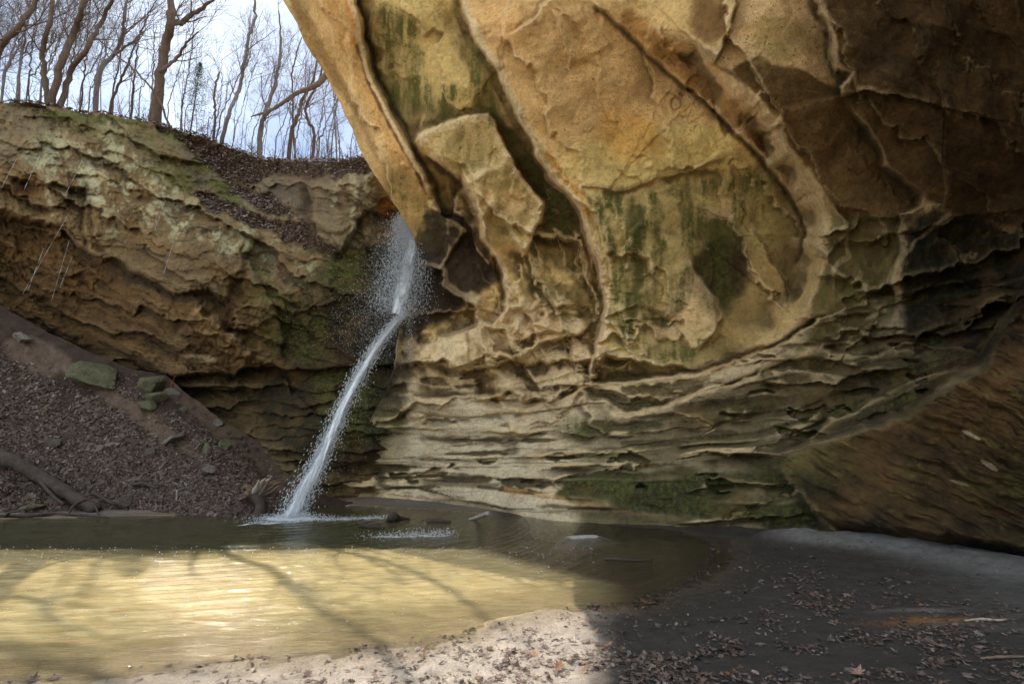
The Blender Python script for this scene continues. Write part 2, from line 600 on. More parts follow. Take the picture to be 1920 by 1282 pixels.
ridge([(820, 682), (880, 690), (930, 688), (985, 668), (1010, 650), (1040, 640), (1085, 622), (1112, 595)], 0.5, 55, 12, -1, 0.08, 0.8)
ridge([(780, 655), (830, 640), (880, 628)], 0.25, 60, 12, 1, 0.1, 0.5)
ridge([(970, 700), (990, 735), (970, 755)], 0.2, 50, 9, 1, 0.2, 0.5)
ridge([(1050, 505), (1090, 515), (1110, 540), (1120, 565)], 0.14, 40, 8, 1, 0.2, 0.6)
ridge([(1000, 545), (1012, 565), (1000, 580)], 0.12, 30, 8, -1, 0.2, 0.6)
# panel on the big face
ridge([(1035, 20), (1050, 60), (1065, 100), (1075, 125)], 0.10, 60, 8, -1, 0.15, 0.4)
ridge([(960, 70), (1000, 40), (1030, 10), (1045, -20)], 0.12, 60, 8, 1, 0.15, 0.5, crv=0.4)
ridge([(1075, 345), (1120, 352), (1170, 356), (1220, 346), (1270, 332), (1330, 312), (1370, 300)], -0.12, 80, 9, 1, 0.1, 0.2, crv=0.45)
ridge([(1290, 478), (1312, 520), (1345, 560), (1350, 590), (1335, 625), (1300, 655)], 0.16, 90, 8, 1, 0.1, 0.65)
ridge([(1300, 390), (1325, 392), (1350, 405), (1378, 405)], 0.07, 30, 6, -1, 0.2, 0.7)
# lower ledges
S1 = [(735, 742), (850, 748), (960, 746), (1060, 738), (1110, 724), (1200, 716), (1300, 704), (1350, 694), (1400, 671), (1470, 640), (1540, 596), (1600, 570)]
ridge(S1, 0.40, 60, 10, 1, 0.05, 0.55, crv=0.75)
ridge([(1110, 745), (1180, 770), (1250, 760), (1330, 735), (1400, 715), (1440, 700)], 0.24, 40, 10, 1, 0.1, 0.7, crv=0.4)
ridge([(900, 770), (1000, 765), (1060, 750), (1108, 728)], 0.25, 40, 9, 1, 0.1, 0.6)
ridge([(1500, 640), (1560, 665), (1640, 668), (1700, 645), (1790, 650), (1850, 668)], 0.22, 50, 9, 1, 0.1, 0.55)
ridge([(1430, 705), (1480, 690), (1540, 700), (1600, 720)], 0.2, 50, 9, 1, 0.2, 0.4)
ridge([(1500, 830), (1560, 790), (1620, 765), (1700, 720), (1760, 700), (1840, 690)], 0.3, 50, 12, 1, 0.08, 0.6)
# the brown mass in front on the right
BM = [(1990, 470), (1950, 520), (1920, 558), (1892, 612), (1864, 655), (1842, 690), (1800, 715), (1760, 742), (1700, 782), (1620, 802), (1550, 822), (1490, 845), (1452, 864), (1462, 885), (1505, 935), (1570, 1000), (1660, 1120), (1800, 1400)]
d, tt_ = seg_dist(WX, WY, BM)
bm_in = -d  # right of the line
brown_mass = sstep(-2, 14, bm_in) * (X > 1430)
disp += 1.35 * sstep(-22, 3, bm_in) * (X > 1420) * np.exp(-np.maximum(bm_in, 0) / 900) * (0.35 + 0.65 * sstep(1430, 1750, X))
pale = np.maximum(pale, 0.75 * sstep(-.5, .3, fbm(X / 50, Y / 50, s=185, o=3)) * np.exp(-((bm_in + 5) / 8.0) ** 2) * (X > 1440) * sstep(1600, 1850, X) * sstep(1000, 800, Y))

disp -= 0.8 * sstep(0, 1, (Y - (962 + (X - 1520) * .13)) / 45) * brown_mass
# layered ledges between five arcs
A_ = [[(500, 700), (735, 735), (960, 742), (1110, 728), (1200, 718), (1300, 705), (1400, 670), (1470, 640), (1530, 600), (1600, 580), (1945, 500)],
      [(500, 790), (850, 800), (1000, 790), (1100, 776), (1200, 772), (1300, 752), (1430, 712), (1600, 680), (1700, 665), (1945, 560)],
      [(500, 850), (1050, 850), (1200, 836), (1350, 820), (1480, 800), (1560, 770), (1700, 722), (1945, 600)],
      [(500, 868), (1060, 880), (1300, 866), (1460, 856), (1945, 700)],
      [(500, 905), (700, 925), (1000, 960), (1200, 980), (1560, 1003), (1945, 1070)]]
arcs = np.stack([interp(X, a) for a in A_])
WS = Y + 7 * fbm(X / 170, Y / 45, s=48, o=3) + 1.6 * fbm(X / 22, Y / 10, s=49, o=3)
vv = np.zeros(X.shape)
for i in range(4):
    vv += np.clip((WS - arcs[i]) / np.maximum(arcs[i + 1] - arcs[i], 5), 0, 1)
vv = np.where(WS < arcs[0], (WS - arcs[0]) / 60.0, vv)
strat_m = sstep(-0.5, 0.35, vv) * sstep(4.25, 3.95, vv) * (1 - brown_mass)
for k, (fr, am) in enumerate([(1.25, 0.24), (3.0, 0.07), (7.0, 0.02)]):
    ph = vv * fr + 0.55 * fbm(X / 330, vv * fr * 0.5, s=50 + k, o=3)
    f = ph - np.floor(ph)
    keep = sstep(-0.15, 0.35, fbm(X / 120 + 9 * np.floor(ph), np.floor(ph) * 3.3, s=60 + k, o=3))
    prof = sstep(0, 0.62, f) * sstep(1.0, 0.86, f)
    disp += am * strat_m * (1 - .55 * sstep(1250, 1500, X)) * keep * (prof - 0.5)
    if k < 2:
        crev = np.maximum(crev, 0.55 * strat_m * keep * np.exp(-((f - 0.03) / 0.10) ** 2))
        pale = np.maximum(pale, 0.35 * strat_m * keep * np.exp(-((f - 0.80) / 0.12) ** 2))
# undercut at the foot of the wall
disp -= 0.35 * sstep(3.6, 4.05, vv) * sstep(1350, 1650, X) * (1 - brown_mass) * (X < 2400)

# scallops: cupped hollows with sharp rims, long in the flow of the rock
def scallops(cx, cy, amp, mask, s, gx_=0.0, gy_=0.6, bowl=0.5, e=0.07, pk=0.75, ck=0.0):
    h, lo, hi, c = facet_field(cx, cy, s, gx_, gy_, bowl, e)
    disp[:] += amp * mask * h
    pale[:] = np.maximum(pale, pk * np.clip(mask * 1.6, 0, 1) * lo)
    if ck: crev[:] = np.maximum(crev, ck * mask * hi)


ang = math.radians(58)
ux = (WX * math.cos(ang) + WY * math.sin(ang)); uy = (-WX * math.sin(ang) + WY * math.cos(ang))
up_m = sstep(0.0, -1.2, vv) * (1 - brown_mass)
low_m = sstep(-4.2, -1.0, vv) * sstep(1.6, 0.2, vv) * (1 - brown_mass) * sstep(1330, 1150, X)
mid_m = np.exp(-((X - 960) / 210) ** 2 - ((Y - 560) / 190) ** 2)
right_m = sstep(1500, 1600, X) * sstep(380, 460, Y) * (1 - brown_mass) * sstep(1.4, .4, vv)
wq = 0.35 * fbm(X / 60, Y / 60, s=77, o=4)
scallops(ux / 230 + wq * .5, uy / 95 + wq, 0.34, up_m * 0.55, 5, 0.0, 0.5, .4, .05, .5)
scallops(ux / 165 + wq, uy / 82 + wq, 0.75, np.clip(mid_m * 1.1, 0, 1), 6, 0.1, 0.8, .6, .06, .85)
scallops(ux / 70 + wq, uy / 40 - wq, 0.22, np.clip(mid_m * 1.1, 0, 1) * sstep(-.2, .4, fbm(X / 90, Y / 90, s=178)), 16, 0.1, 0.8, .6, .08, .7)
scallops(WX / 190 + wq, WY / 58 + wq, 0.52, low_m, 7, 0.1, 0.9, .5, .07, .85)
scallops(WX / 85 - wq, WY / 28 + wq, 0.10, low_m * sstep(-.2, .4, fbm(X / 90, Y / 60, s=179)), 17, 0.1, 0.9, .5, .09, .7)
scallops(WX / 170 + wq, (WY + 0.35 * WX) / 66 + wq, 0.5, right_m * 0.85, 8, .1, .8, .5, .05, .6)
scallops(ux / 34, uy / 22, 0.02, up_m * 0.5, 9, 0, .4, .3, .1, .05)
scallops(WX / 170 + wq, (WS + 0.06 * WX) / 38 + .5 * wq, 0.22, strat_m * sstep(-.25, .3, fbm(X / 140, Y / 50, s=180)), 18, 0.1, 1.0, .3, .08, .55, .3)
# broken-out pockets, dark inside
pk_ = sstep(0.42, 0.62, fbm(WX / 75, WY / 24, s=181, o=4)) * np.clip(strat_m + low_m, 0, 1) * sstep(3.9, 3.4, vv)
disp -= 0.22 * pk_
# general roughness
disp += 0.30 * fbm(X / 230, Y / 230, s=80, o=3) * sstep(1180, 900, Y)
disp += 0.05 * fbm(ux / 70, uy / 34, s=81, o=4, gain=0.45) * (1 - 0.4 * up_m)
disp += 0.10 * brown_mass * fbm((WX * 0.9 + WY * 0.42) / 90, (WY * 0.9 - WX * 0.42) / 13, s=84, o=4)
rg = 1 - np.abs(fbm(WX / 70, WY / 70, s=85, o=4))
crk = sstep(0.965, 1.0, rg) * up_m * sstep(0.25, 0.6, fbm(X / 90, Y / 90, s=86))
disp -= 0.03 * crk
crev = np.maximum(crev, 0.35 * crk)
pale *= 0.45 + 0.55 * sstep(-0.35, 0.45, fbm(X / 60, Y / 60, s=87, o=4))

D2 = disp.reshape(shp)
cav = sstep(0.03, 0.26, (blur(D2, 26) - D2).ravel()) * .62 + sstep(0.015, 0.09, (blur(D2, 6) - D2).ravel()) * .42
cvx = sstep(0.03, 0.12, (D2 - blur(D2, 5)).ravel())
disp *= 0.25 + 0.75 * sstep(4, 34, X - np.repeat(for_r, shp[1]))
cvx *= 1 - .85 * np.exp(-(bm_in / 26.0) ** 2) * (X > 1420)
cvx *= 1 - .7 * sstep(1600, 1720, X) * sstep(390, 450, Y)
T = ov_t(X, Y)
T = np.maximum(T - disp * sstep(3000, 2000, X), 1.5)
OV = at(X, Y, T)

# ---- colours
col = np.empty((len(X), 3))
col[:] = (0.41, 0.305, 0.165)
moss = np.zeros(len(X)); speck = np.zeros(len(X)); wet = np.zeros(len(X))
nA = fbm(X / 42, Y / 42, s=91, o=5, gain=0.6)
nB = fbm(X / 17, Y / 17, s=92, o=4, gain=0.6)
nC = fbm(X / 130, Y / 130, s=93, o=4)


def cmix(m, c):
    global col
    col += np.clip(m, 0, 1)[:, None] * (np.array(c) - col)


def blob(x, y, rx, ry, a=0, soft=0.35, rough=0.35):
    a = math.radians(a)
    dx, dy = X - x, Y - y
    p = (dx * math.cos(a) + dy * math.sin(a)) / rx
    q = (-dx * math.sin(a) + dy * math.cos(a)) / ry
    e = np.hypot(p, q) + rough * (nA * 0.7 + nB * 0.3)
    return sstep(1.0 + soft, 1.0 - soft, e)


def area(pts, soft=14, rough=16):
    sd = poly_sd(WX, WY, pts) + rough * (0.7 * nA + 0.4 * nB)
    return sstep(-soft, soft, sd)


def stroke(pts, w, soft=0.6, rough=0.6):
    d, t = seg_dist(WX, WY, pts)
    return sstep(1 + soft, 1 - soft, np.abs(d) / w + rough * (0.7 * nA + 0.5 * nB))


col *= (1 + 0.22 * nC + 0.10 * nA)[:, None]
# big face
cmix(area([(880, 0), (1100, 0), (1240, 90), (1420, 260), (1430, 330), (1200, 350), (1070, 350), (960, 190)], 30) * 0.8, (0.37, 0.25, 0.135))
cmix(blob(1230, 290, 190, 55, -8) * 0.75, (0.47, 0.39, 0.18))
cmix(blob(1180, 255, 60, 45, 20) * 0.55, (0.42, 0.22, 0.05))
cmix(blob(940, 40, 60, 60, 60) * 0.5, (0.40, 0.25, 0.13))
speck = np.maximum(speck, 0.9 * area([(900, 110), (1130, 30), (1350, 180), (1300, 280), (1080, 290), (980, 200)], 40))
speck = np.maximum(speck, 0.4)
# pale flow band and pale patch
cmix(area([(1230, 60), (1312, 80), (1368, 124), (1402, 170), (1440, 200), (1470, 250), (1480, 290), (1530, 355), (1530, 440), (1490, 420), (1420, 280), (1330, 190), (1270, 120)], 8, 5), (0.52, 0.385, 0.25))
cmix(stroke([(1180, 40), (1270, 115), (1340, 180), (1400, 235)], 22) * 0.8, (0.24, 0.12, 0.035))
cmix(stroke([(1408, 245), (1428, 280)], 9), (0.22, 0.08, 0.02))
dark_top = area([(1300, -60), (1376, -20), (1352, 98), (1336, 118), (1410, 172), (1465, 225), (1482, 270), (1545, 350), (1590, 430), (1690, 415), (1730, 372), (1800, 400), (1960, 440), (2400, 440), (2400, -400), (1500, -400)], 7, 6)
cmix(dark_top * 0.95, (0.108, 0.062, 0.025))
speck = np.maximum(speck, 0.95 * dark_top)
cmix(dark_top * sstep(.1, .6, fbm((X + .5 * Y) / 60, (Y - .3 * X) / 9, s=182, o=4)) * .5, (0.06, 0.035, 0.014))
cmix(dark_top * sstep(.25, .7, fbm((X + .5 * Y) / 45, (Y - .3 * X) / 11, s=183, o=4)) * .35, (0.24, 0.16, 0.075))
cmix(dark_top * blob(1600, 300, 150, 120, 30) * 0.5, (0.20, 0.125, 0.055))
cmix(area([(1376, 40), (1384, -20), (1500, -30), (1545, 25), (1570, 90), (1576, 128), (1597, 133), (1576, 168), (1525, 136), (1440, 124), (1420, 100), (1370, 130), (1330, 110)], 5, 4), (0.50, 0.37, 0.235))
cmix(blob(1470, 75, 62, 48, 10) * 0.8, (0.25, 0.19, 0.085))
cmix(blob(1330, 30, 40, 60, 0) * 0.8, (0.13, 0.065, 0.025))
cmix(area([(1560, 350), (1700, 340), (1728, 370), (1715, 392), (1690, 402), (1600, 420), (1550, 400)], 12) * 0.6, (0.26, 0.18, 0.09))
cmix(pk_ * 0.75, (0.10, 0.08, 0.045))
# olive lower half of the big face and its moss streaks
cmix(area([(1090, 355), (1230, 345), (1440, 320), (1520, 440), (1500, 560), (1400, 680), (1140, 690), (1140, 560)], 25) * 0.85, (0.30, 0.25, 0.125))
cmix(blob(1400, 560, 100, 90, 30) * 0.5, (0.24, 0.155, 0.075))
for pts, w in [([(1150, 365), (1190, 420), (1200, 500), (1185, 590)], 26), ([(1222, 375), (1238, 450), (1230, 540), (1210, 620)], 11), ([(1110, 380), (1150, 460), (1160, 560)], 15),
               ([(1290, 350), (1296, 410)], 26), ([(1392, 345), (1400, 410)], 30), ([(1300, 430), (1292, 520), (1250, 600)], 15), ([(1160, 600), (1190, 660), (1280, 665)], 22),
               ([(1340, 420), (1345, 560)], 22), ([(1255, 370), (1340, 350), (1440, 345)], 18)]:
    moss = np.maximum(moss, 0.85 * stroke(pts, w, 0.8, 0.9))
dk = np.maximum(blob(1352, 500, 52, 60) * 0.95, blob(1345, 440, 45, 30) * 0.6)
cmix(dk * 0.9, (0.06, 0.052, 0.022))
cmix(stroke([(1190, 400), (1200, 500), (1180, 590), (1160, 640)], 12) * 0.7, (0.06, 0.055, 0.02))
cmix(area([(1292, 482), (1345, 565), (1340, 600), (1290, 640), (1215, 620), (1260, 560)], 6, 5) * 0.85, (0.40, 0.30, 0.195))
cmix(blob(1345, 400, 35, 9, 8, 0.2), (0.58, 0.47, 0.34))
# green ceiling by the rim
cmix(area([(680, 0), (860, 0), (960, 190), (930, 230), (830, 235), (770, 280), (700, 160)], 12) * 0.8, (0.40, 0.33, 0.17))
for b in [(735, 110, 70, 50, 35), (780, 175, 60, 48, 40), (815, 195, 40, 25, 40), (890, 125, 22, 48, -25), (740, 40, 60, 26, 30), (850, 175, 38, 16, 10), (905, 180, 20, 60, -20)]:
    moss = np.maximum(moss, 0.95 * blob(*b, soft=0.5, rough=0.5))
cmix(area([(925, 225), (965, 235), (1045, 345), (1085, 420), (1070, 470), (1020, 440), (1012, 380), (985, 330), (950, 285)], 8, 6) * 0.95, (0.085, 0.08, 0.032))
moss = np.maximum(moss, 0.7 * area([(925, 225), (965, 235), (1045, 345), (1085, 420), (1050, 470), (1012, 380), (950, 285)], 12))
cmix(area([(830, 240), (915, 225), (985, 335), (1010, 390), (990, 450), (930, 450), (880, 350), (800, 290)], 9, 7) * 0.7, (0.26, 0.215, 0.115))
moss = np.maximum(moss, 0.55 * blob(890, 285, 70, 40, 40, 0.5, 0.6))
moss = np.maximum(moss, 0.5 * blob(940, 420, 40, 40, 0, 0.5, 0.7))
cmix(stroke([(790, 262), (840, 228), (905, 214)], 6) * 0.6, (0.42, 0.33, 0.25))
for b in [(905, 370, 26, 20, 0), (960, 380, 25, 25, 0), (960, 470, 22, 30, 0), (940, 410, 18, 12, 20), (880, 250, 30, 9, 30)]:
    cmix(blob(*b, soft=0.15, rough=0.5) * 0.8, (0.46, 0.345, 0.21))
moss = np.maximum(moss, 0.55 * blob(1040, 480, 60, 45, 30, 0.5, 0.8))
moss = np.maximum(moss, 0.6 * blob(1040, 560, 55, 35, 30, 0.5, 0.8))
cmix(blob(1040, 560, 60, 40, 30) * 0.5, (0.17, 0.13, 0.055))
# the rim face
cmix(area([(480, -200), (640, -60), (672, 60), (690, 130), (745, 240), (800, 350), (820, 400), (770, 450), (690, 330), (560, 60)], 10) * 0.85, (0.33, 0.225, 0.115))
cmix(stroke([(600, -40), (650, 90), (700, 190), (752, 310)], 14) * 0.6, (0.36, 0.20, 0.08))
cmix(stroke([(640, -40), (662, 40), (668, 80)], 11) * 0.8, (0.36, 0.15, 0.045))
cmix(stroke([(545, 0), (610, 110), (680, 240), (730, 340)], 9) * 0.6, (0.20, 0.12, 0.055))
cmix(stroke([(590, 30), (640, 120), (665, 170)], 9) * 0.6, (0.48, 0.34, 0.19))
cmix(stroke([(668, 90), (690, 150), (725, 215), (770, 300), (800, 360)], 5) * 0.85, (0.10, 0.04, 0.02))
moss = np.maximum(moss, 0.6 * blob(750, 350, 30, 60, -30, 0.5, 0.7))
moss = np.maximum(moss, 0.6 * blob(800, 410, 45, 40, 30, 0.5, 0.7))
# dark wet rock where the water comes over
cmix(area([(776, 450), (800, 400), (842, 390), (888, 408), (902, 450), (930, 510), (872, 560), (800, 610), (760, 620), (772, 560)], 8, 9) * 0.92, (0.065, 0.038, 0.018))
cmix(blob(868, 405, 28, 14, 5), (0.10, 0.05, 0.02))
for b in [(850, 470, 34, 9, 15), (880, 520, 30, 8, -5), (840, 440, 20, 8, 0), (905, 480, 16, 30, -20)]:
    cmix(blob(*b, soft=0.4, rough=0.8) * 0.55, (0.20, 0.115, 0.055))
wet = np.maximum(wet, 0.85 * area([(776, 450), (800, 440), (830, 520), (800, 610), (770, 700), (745, 760), (700, 760), (740, 640), (770, 560)], 14))
for pts, w in [([(775, 600), (800, 650), (815, 700), (825, 740)], 7), ([(758, 660), (790, 690), (805, 730)], 5), ([(815, 745), (815, 775), (828, 800)], 4), ([(752, 740), (760, 800), (770, 830)], 8), ([(828, 735), (830, 780)], 3)]:
    cmix(stroke(pts, w, 0.4, 0.4) * 0.9, (0.045, 0.024, 0.016))
cmix(blob(720, 760, 70, 90, 20) * 0.85, (0.085, 0.075, 0.045))
# light ledges
cmix(area([(800, 640), (960, 560), (1110, 600), (1125, 690), (1110, 740), (1000, 780), (760, 760)], 14) * 0.75, (0.48, 0.41, 0.33))
cmix(strat_m * 0.8, (0.34, 0.30, 0.25))
cmix(strat_m * sstep(1180, 1000, X) * 0.6 * sstep(740, 790, X), (0.50, 0.455, 0.41))
for v0, v1, x0, x1, st in [(3.02, 3.5, 1000, 1120, .92), (3.5, 4.0, 1000, 1200, .7), (2.2, 2.55, 500, 700, .5), (1.25, 1.7, 1040, 1120, .8), (0.55, 0.85, 1060, 1150, .6), (2.75, 3.0, 500, 640, .45), (3.3, 3.55, 600, 760, .75), (3.85, 4.1, 600, 700, .6), (1.9, 2.15, 820, 960, .6)]:
    b_ = sstep(v0 - .06, v0 + .06, vv) * sstep(v1 + .06, v1 - .06, vv) * sstep(x0, x1, X) * sstep(-.3, .25, fbm(X / 75, vv * 4, s=int(190 + v0 * 10), o=4))
    cmix(b_ * st * strat_m, (0.075, 0.064, 0.036))
    moss = np.maximum(moss, 0.55 * b_ * st * (X > 1000))
cmix(blob(960, 645, 60, 24, -20) * 0.85, (0.09, 0.055, 0.025))
cmix(stroke([(900, 690), (960, 678), (1000, 655)], 8) * 0.9, (0.05, 0.04, 0.025))
cmix(blob(930, 744, 20, 8, 10, 0.3), (0.38, 0.21, 0.08))
cmix(blob(1010, 620, 45, 25, -20) * 0.6, (0.26, 0.15, 0.06))
cmix(blob(1000, 540, 70, 25, 20) * 0.5, (0.20, 0.15, 0.08))
cmix(stroke([(1095, 395), (1112, 470), (1125, 520)], 8) * 0.6, (0.44, 0.25, 0.09))
cmix(stroke([(1030, 290), (1072, 350), (1100, 400)], 5) * 0.7, (0.42, 0.20, 0.04))
cmix(stroke([(1430, 650), (1348, 695), (1300, 712), (1230, 724)], 6) * 0.8, (0.30, 0.12, 0.03))
for b in [(1170, 700, 55, 26, 20), (1260, 720, 70, 22, -10), (1110, 700, 24, 14, 0), (1000, 690, 28, 14, 10), (985, 705, 22, 10, 0), (1370, 760, 60, 16, -10), (1160, 735, 60, 14, -8)]:
    cmix(blob(*b, soft=0.12, rough=0.5) * 0.85, (0.115, 0.088, 0.05))
# olive dark right
cmix(area([(1560, 400), (1690, 410), (1680, 570), (1640, 640), (1500, 650), (1545, 500)], 10) * 0.85, (0.145, 0.125, 0.058))
moss = np.maximum(moss, 0.45 * area([(1560, 400), (1690, 410), (1680, 570), (1640, 640), (1500, 650), (1545, 500)], 20))
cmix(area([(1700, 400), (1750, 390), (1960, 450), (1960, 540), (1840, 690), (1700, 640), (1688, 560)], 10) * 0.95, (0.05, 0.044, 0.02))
for pts, w in [([(1680, 430), (1690, 480), (1676, 540), (1682, 575)], 9), ([(1676, 560), (1640, 580), (1610, 572)], 4), ([(1780, 400), (1710, 460), (1690, 490)], 4), ([(1620, 600), (1650, 590)], 3), ([(1590, 440), (1590, 480), (1560, 500)], 4)]:
    cmix(stroke(pts, w, 0.35, 0.5) * 0.85, (0.42, 0.335, 0.235))
cmix(blob(1635, 425, 36, 14, 10, 0.2, 0.6) * 0.8, (0.33, 0.25, 0.165))
cmix(area([(1500, 660), (1700, 640), (1860, 665), (1750, 745), (1560, 810), (1470, 760), (1420, 700)], 10) * 0.65, (0.21, 0.165, 0.10))
cmix(blob(1500, 690, 60, 24, -20, 0.3, 0.7) * 0.8, (0.075, 0.066, 0.03))
cmix(blob(1580, 730, 70, 18, -25, 0.3, 0.7) * 0.8, (0.09, 0.072, 0.035))
moss = np.maximum(moss, 0.55 * blob(1650, 730, 90, 30, -22, 0.5, 0.8))
cmix(area([(1270, 770), (1440, 730), (1460, 800), (1300, 850), (1150, 850)], 16) * 0.5, (0.22, 0.175, 0.115))
for b in [(1330, 760, 70, 10, -8), (1290, 795, 60, 12, -5), (1400, 775, 50, 10, -12), (1350, 815, 50, 8, -5), (1200, 795, 50, 8, 0), (1130, 800, 46, 12, 0), (1230, 830, 60, 7, 0), (1000, 825, 50, 6, 0), (900, 850, 60, 5, 0)]:
    cmix(blob(*b, soft=0.15, rough=0.7) * 0.9, (0.055, 0.047, 0.026))
moss = np.maximum(moss, 0.75 * blob(1075, 800, 40, 22, 0, 0.5, 0.8))
moss = np.maximum(moss, 0.7 * blob(1100, 855, 60, 10, 0, 0.4, 0.8))
# dark mossy foot
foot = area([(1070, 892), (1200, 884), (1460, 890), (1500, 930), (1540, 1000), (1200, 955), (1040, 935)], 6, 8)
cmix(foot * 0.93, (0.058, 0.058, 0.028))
moss = np.maximum(moss, 0.6 * foot * blob(1130, 905, 80, 30, 0, 0.6, 0.5))
cmix(stroke([(1360, 905), (1440, 935), (1480, 945)], 4, 0.3, 0.8) * 0.8, (0.35, 0.29, 0.22))
for b in [(850, 895, 110, 8, 2), (760, 912, 60, 5, 0), (990, 905, 60, 10, 4), (700, 880, 60, 14, 5), (650, 890, 70, 24, 5), (620, 860, 40, 12, 0), (960, 918, 60, 5, 5)]:
    cmix(blob(*b, soft=0.18, rough=0.8) * 0.9, (0.06, 0.052, 0.032))
cmix(area([(600, 700), (740, 690), (770, 800), (700, 840), (590, 850)], 12) * 0.85, (0.105, 0.095, 0.05))
moss = np.maximum(moss, 0.45 * area([(600, 700), (740, 690), (770, 800), (700, 840), (590, 850)], 20))
cmix(stroke([(950, 920), (1100, 945), (1200, 962)], 4) * 0.7, (0.33, 0.17, 0.06))
cmix(cav * (0.70 + .3 * nB) * (1 - .55 * brown_mass), (0.085, 0.062, 0.03))  # stained hollows darkened, edges below lightened, standing in for shading on the relief
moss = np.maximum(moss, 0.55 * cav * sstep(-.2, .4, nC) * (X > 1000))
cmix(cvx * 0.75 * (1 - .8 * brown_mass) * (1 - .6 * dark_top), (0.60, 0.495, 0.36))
cmix(strat_m * sstep(990, 1180, X + 70 * nA) * sstep(0.6, 1.2, vv) * (.66 - .4 * cvx), (0.085, 0.074, 0.045))
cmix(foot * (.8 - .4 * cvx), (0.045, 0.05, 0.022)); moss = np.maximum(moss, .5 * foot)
# ridges fresh and pale, cracks dark
lump = 0.35 + 0.65 * sstep(-.4, .3, fbm(X / 45, Y / 45, s=99, o=4))
for pts, w_, k_ in [(R1[3:], 5, .9), (R3[7:], 6, .6), (R9, 3, .45), (R2[5:9], 3, .4), ([(820, 682), (880, 690), (930, 688), (985, 668), (1040, 640), (1112, 595)], 5, .8), ([(1108, 728), (1060, 748), (1000, 764), (900, 772)], 5, .7), (S1[3:8], 4, .6), ([(780, 655), (830, 640), (880, 628)], 5, .7)]:
    m_ = stroke([(q[0], q[1]) for q in pts], w_ * .62, 0.5, 1.3) * lump
    cmix(m_ * k_, (0.60, 0.485, 0.36)); moss *= 1 - m_
cmix(pale * (0.75 + 0.4 * nB) * (1 - 0.6 * dk), (0.56, 0.44, 0.315))
cmix(crev * 0.85, (0.055, 0.03, 0.014))
moss *= np.clip(1 - pale * 1.1, 0, 1) * (0.72 + 0.5 * fbm(X / 8, Y / 55, s=98, o=3))
cmix(sstep(775, 700, X + 25 * nA) * sstep(570, 620, Y) * sstep(880, 830, Y) * .8, (0.085, 0.07, 0.04))
cmix(sstep(800, 740, X + 25 * nA) * sstep(640, 700, Y) * sstep(770, 720, Y) * .6, (0.06, 0.045, 0.03))
dkf = area([(776, 450), (800, 400), (842, 390), (888, 408), (905, 450), (935, 520), (880, 570), (800, 620), (750, 640), (765, 560)], 10, 12)
cmix(dkf * (.9 - .35 * cvx), (0.055, 0.035, 0.018)); wet = np.maximum(wet, .5 * dkf)
# brown mass
st = fbm((WX * 0.86 + WY * 0.5) / 70, (WY * 0.86 - WX * 0.5) / 7, s=95, o=4, gain=0.65)
bmc = brown_mass * (1 - 0.8 * np.clip(pale, 0, 1))
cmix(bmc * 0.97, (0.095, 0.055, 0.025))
cmix(bmc * sstep(1640, 1800, X) * sstep(900, 780, Y) * (.6 + .4 * nA), (0.17, 0.09, 0.036))
gl = sstep(120, 260, bm_in + 60 * nA) * sstep(-2, 30, bm_in)
cmix(bmc * gl * 0.8, (0.105, 0.085, 0.025))
cmix(bmc * sstep(1640, 1480, X) * 0.9, (0.10, 0.105, 0.042))
cmix(bmc * sstep(0.2, 0.6, st) * 0.85, (0.04, 0.026, 0.013))
cmix(bmc * sstep(0.45, 0.9, fbm((WX * 0.86 + WY * 0.5) / 50, (WY * 0.86 - WX * 0.5) / 9, s=96, o=3)) * 0.6, (0.27, 0.19, 0.085))
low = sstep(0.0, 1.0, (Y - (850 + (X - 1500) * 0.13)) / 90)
cmix(bmc * low * 0.9, (0.02, 0.017, 0.011))  # slab foot fades to black, the undercut's shade put into the colour
moss = np.maximum(moss * (1 - 0.5 * brown_mass), bmc * 0.4 * gl * (1 - low))
for b in [(1820, 815, 17, 4, 28), (1855, 872, 17, 4, 32), (1800, 905, 22, 3, 17)]:
    cmix(blob(*b, soft=0.15, rough=0.4) * 0.85, (0.42, 0.34, 0.26))
col = grade(col, 3.4, 0.42, top=0.8)
col *= (1 - .55 * sstep(1330, 1750, X + 40 * nC) * (1 - .5 * pale))[:, None] * (1 - .25 * cav)[:, None]  # right side and hollows darkened in the colour as the alcove's shade
col *= (1 - .45 * np.clip(area([(1690, 410), (1760, 395), (1990, 450), (1990, 560), (1850, 690), (1700, 640)], 20) + .8 * blob(1350, 500, 60, 75, 10), 0, 1))[:, None]  # two recesses darkened further, more shade in the colour
col *= (1 - .22 * strat_m * sstep(1.2, .6, col.max(1)))[:, None]
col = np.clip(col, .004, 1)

nr, nc = shp
FQ = grid_faces(nr, nc)[:, ::-1]
# outer side of the rock: from the rim the cliff goes up and away from the opening
idx = np.arange(nr * nc).reshape(nr, nc)
edge = np.r_[idx[::-1, 0][:], idx[0, 1:]]          # rim from the foot up, then the front edge to the right
E = OV[edge]
sk = []
for k, (o, u) in enumerate([(0.5, 0.25), (1.6, 0.9), (4, 2.0), (10, 4.0), (26, 7.0)]):
    w = np.array([1.0, 0.28, 0.0])[None, :] * o + np.array([0, 0, 1.0])[None, :] * u
    aw = E - np.array([0, 0, CAM_Z]); aw /= np.linalg.norm(aw, axis=1, keepdims=True)
    lowr = np.r_[sstep(380, 470, rows[::-1]), np.zeros(len(E) - nr)][:, None]
    w = w * (1 - lowr) + (aw * o * 1.2 + np.array([0.12, 0, 0]) * o) * lowr
    nn_ = 0.5 * fbm(E[:, 1] / 2 + k, E[:, 2] / 2, s=120 + k)
    sk.append(E + w + nn_[:, None] * [0.3, 0.3, 0.2])
V = np.concatenate([OV] + sk)
ne = len(edge)
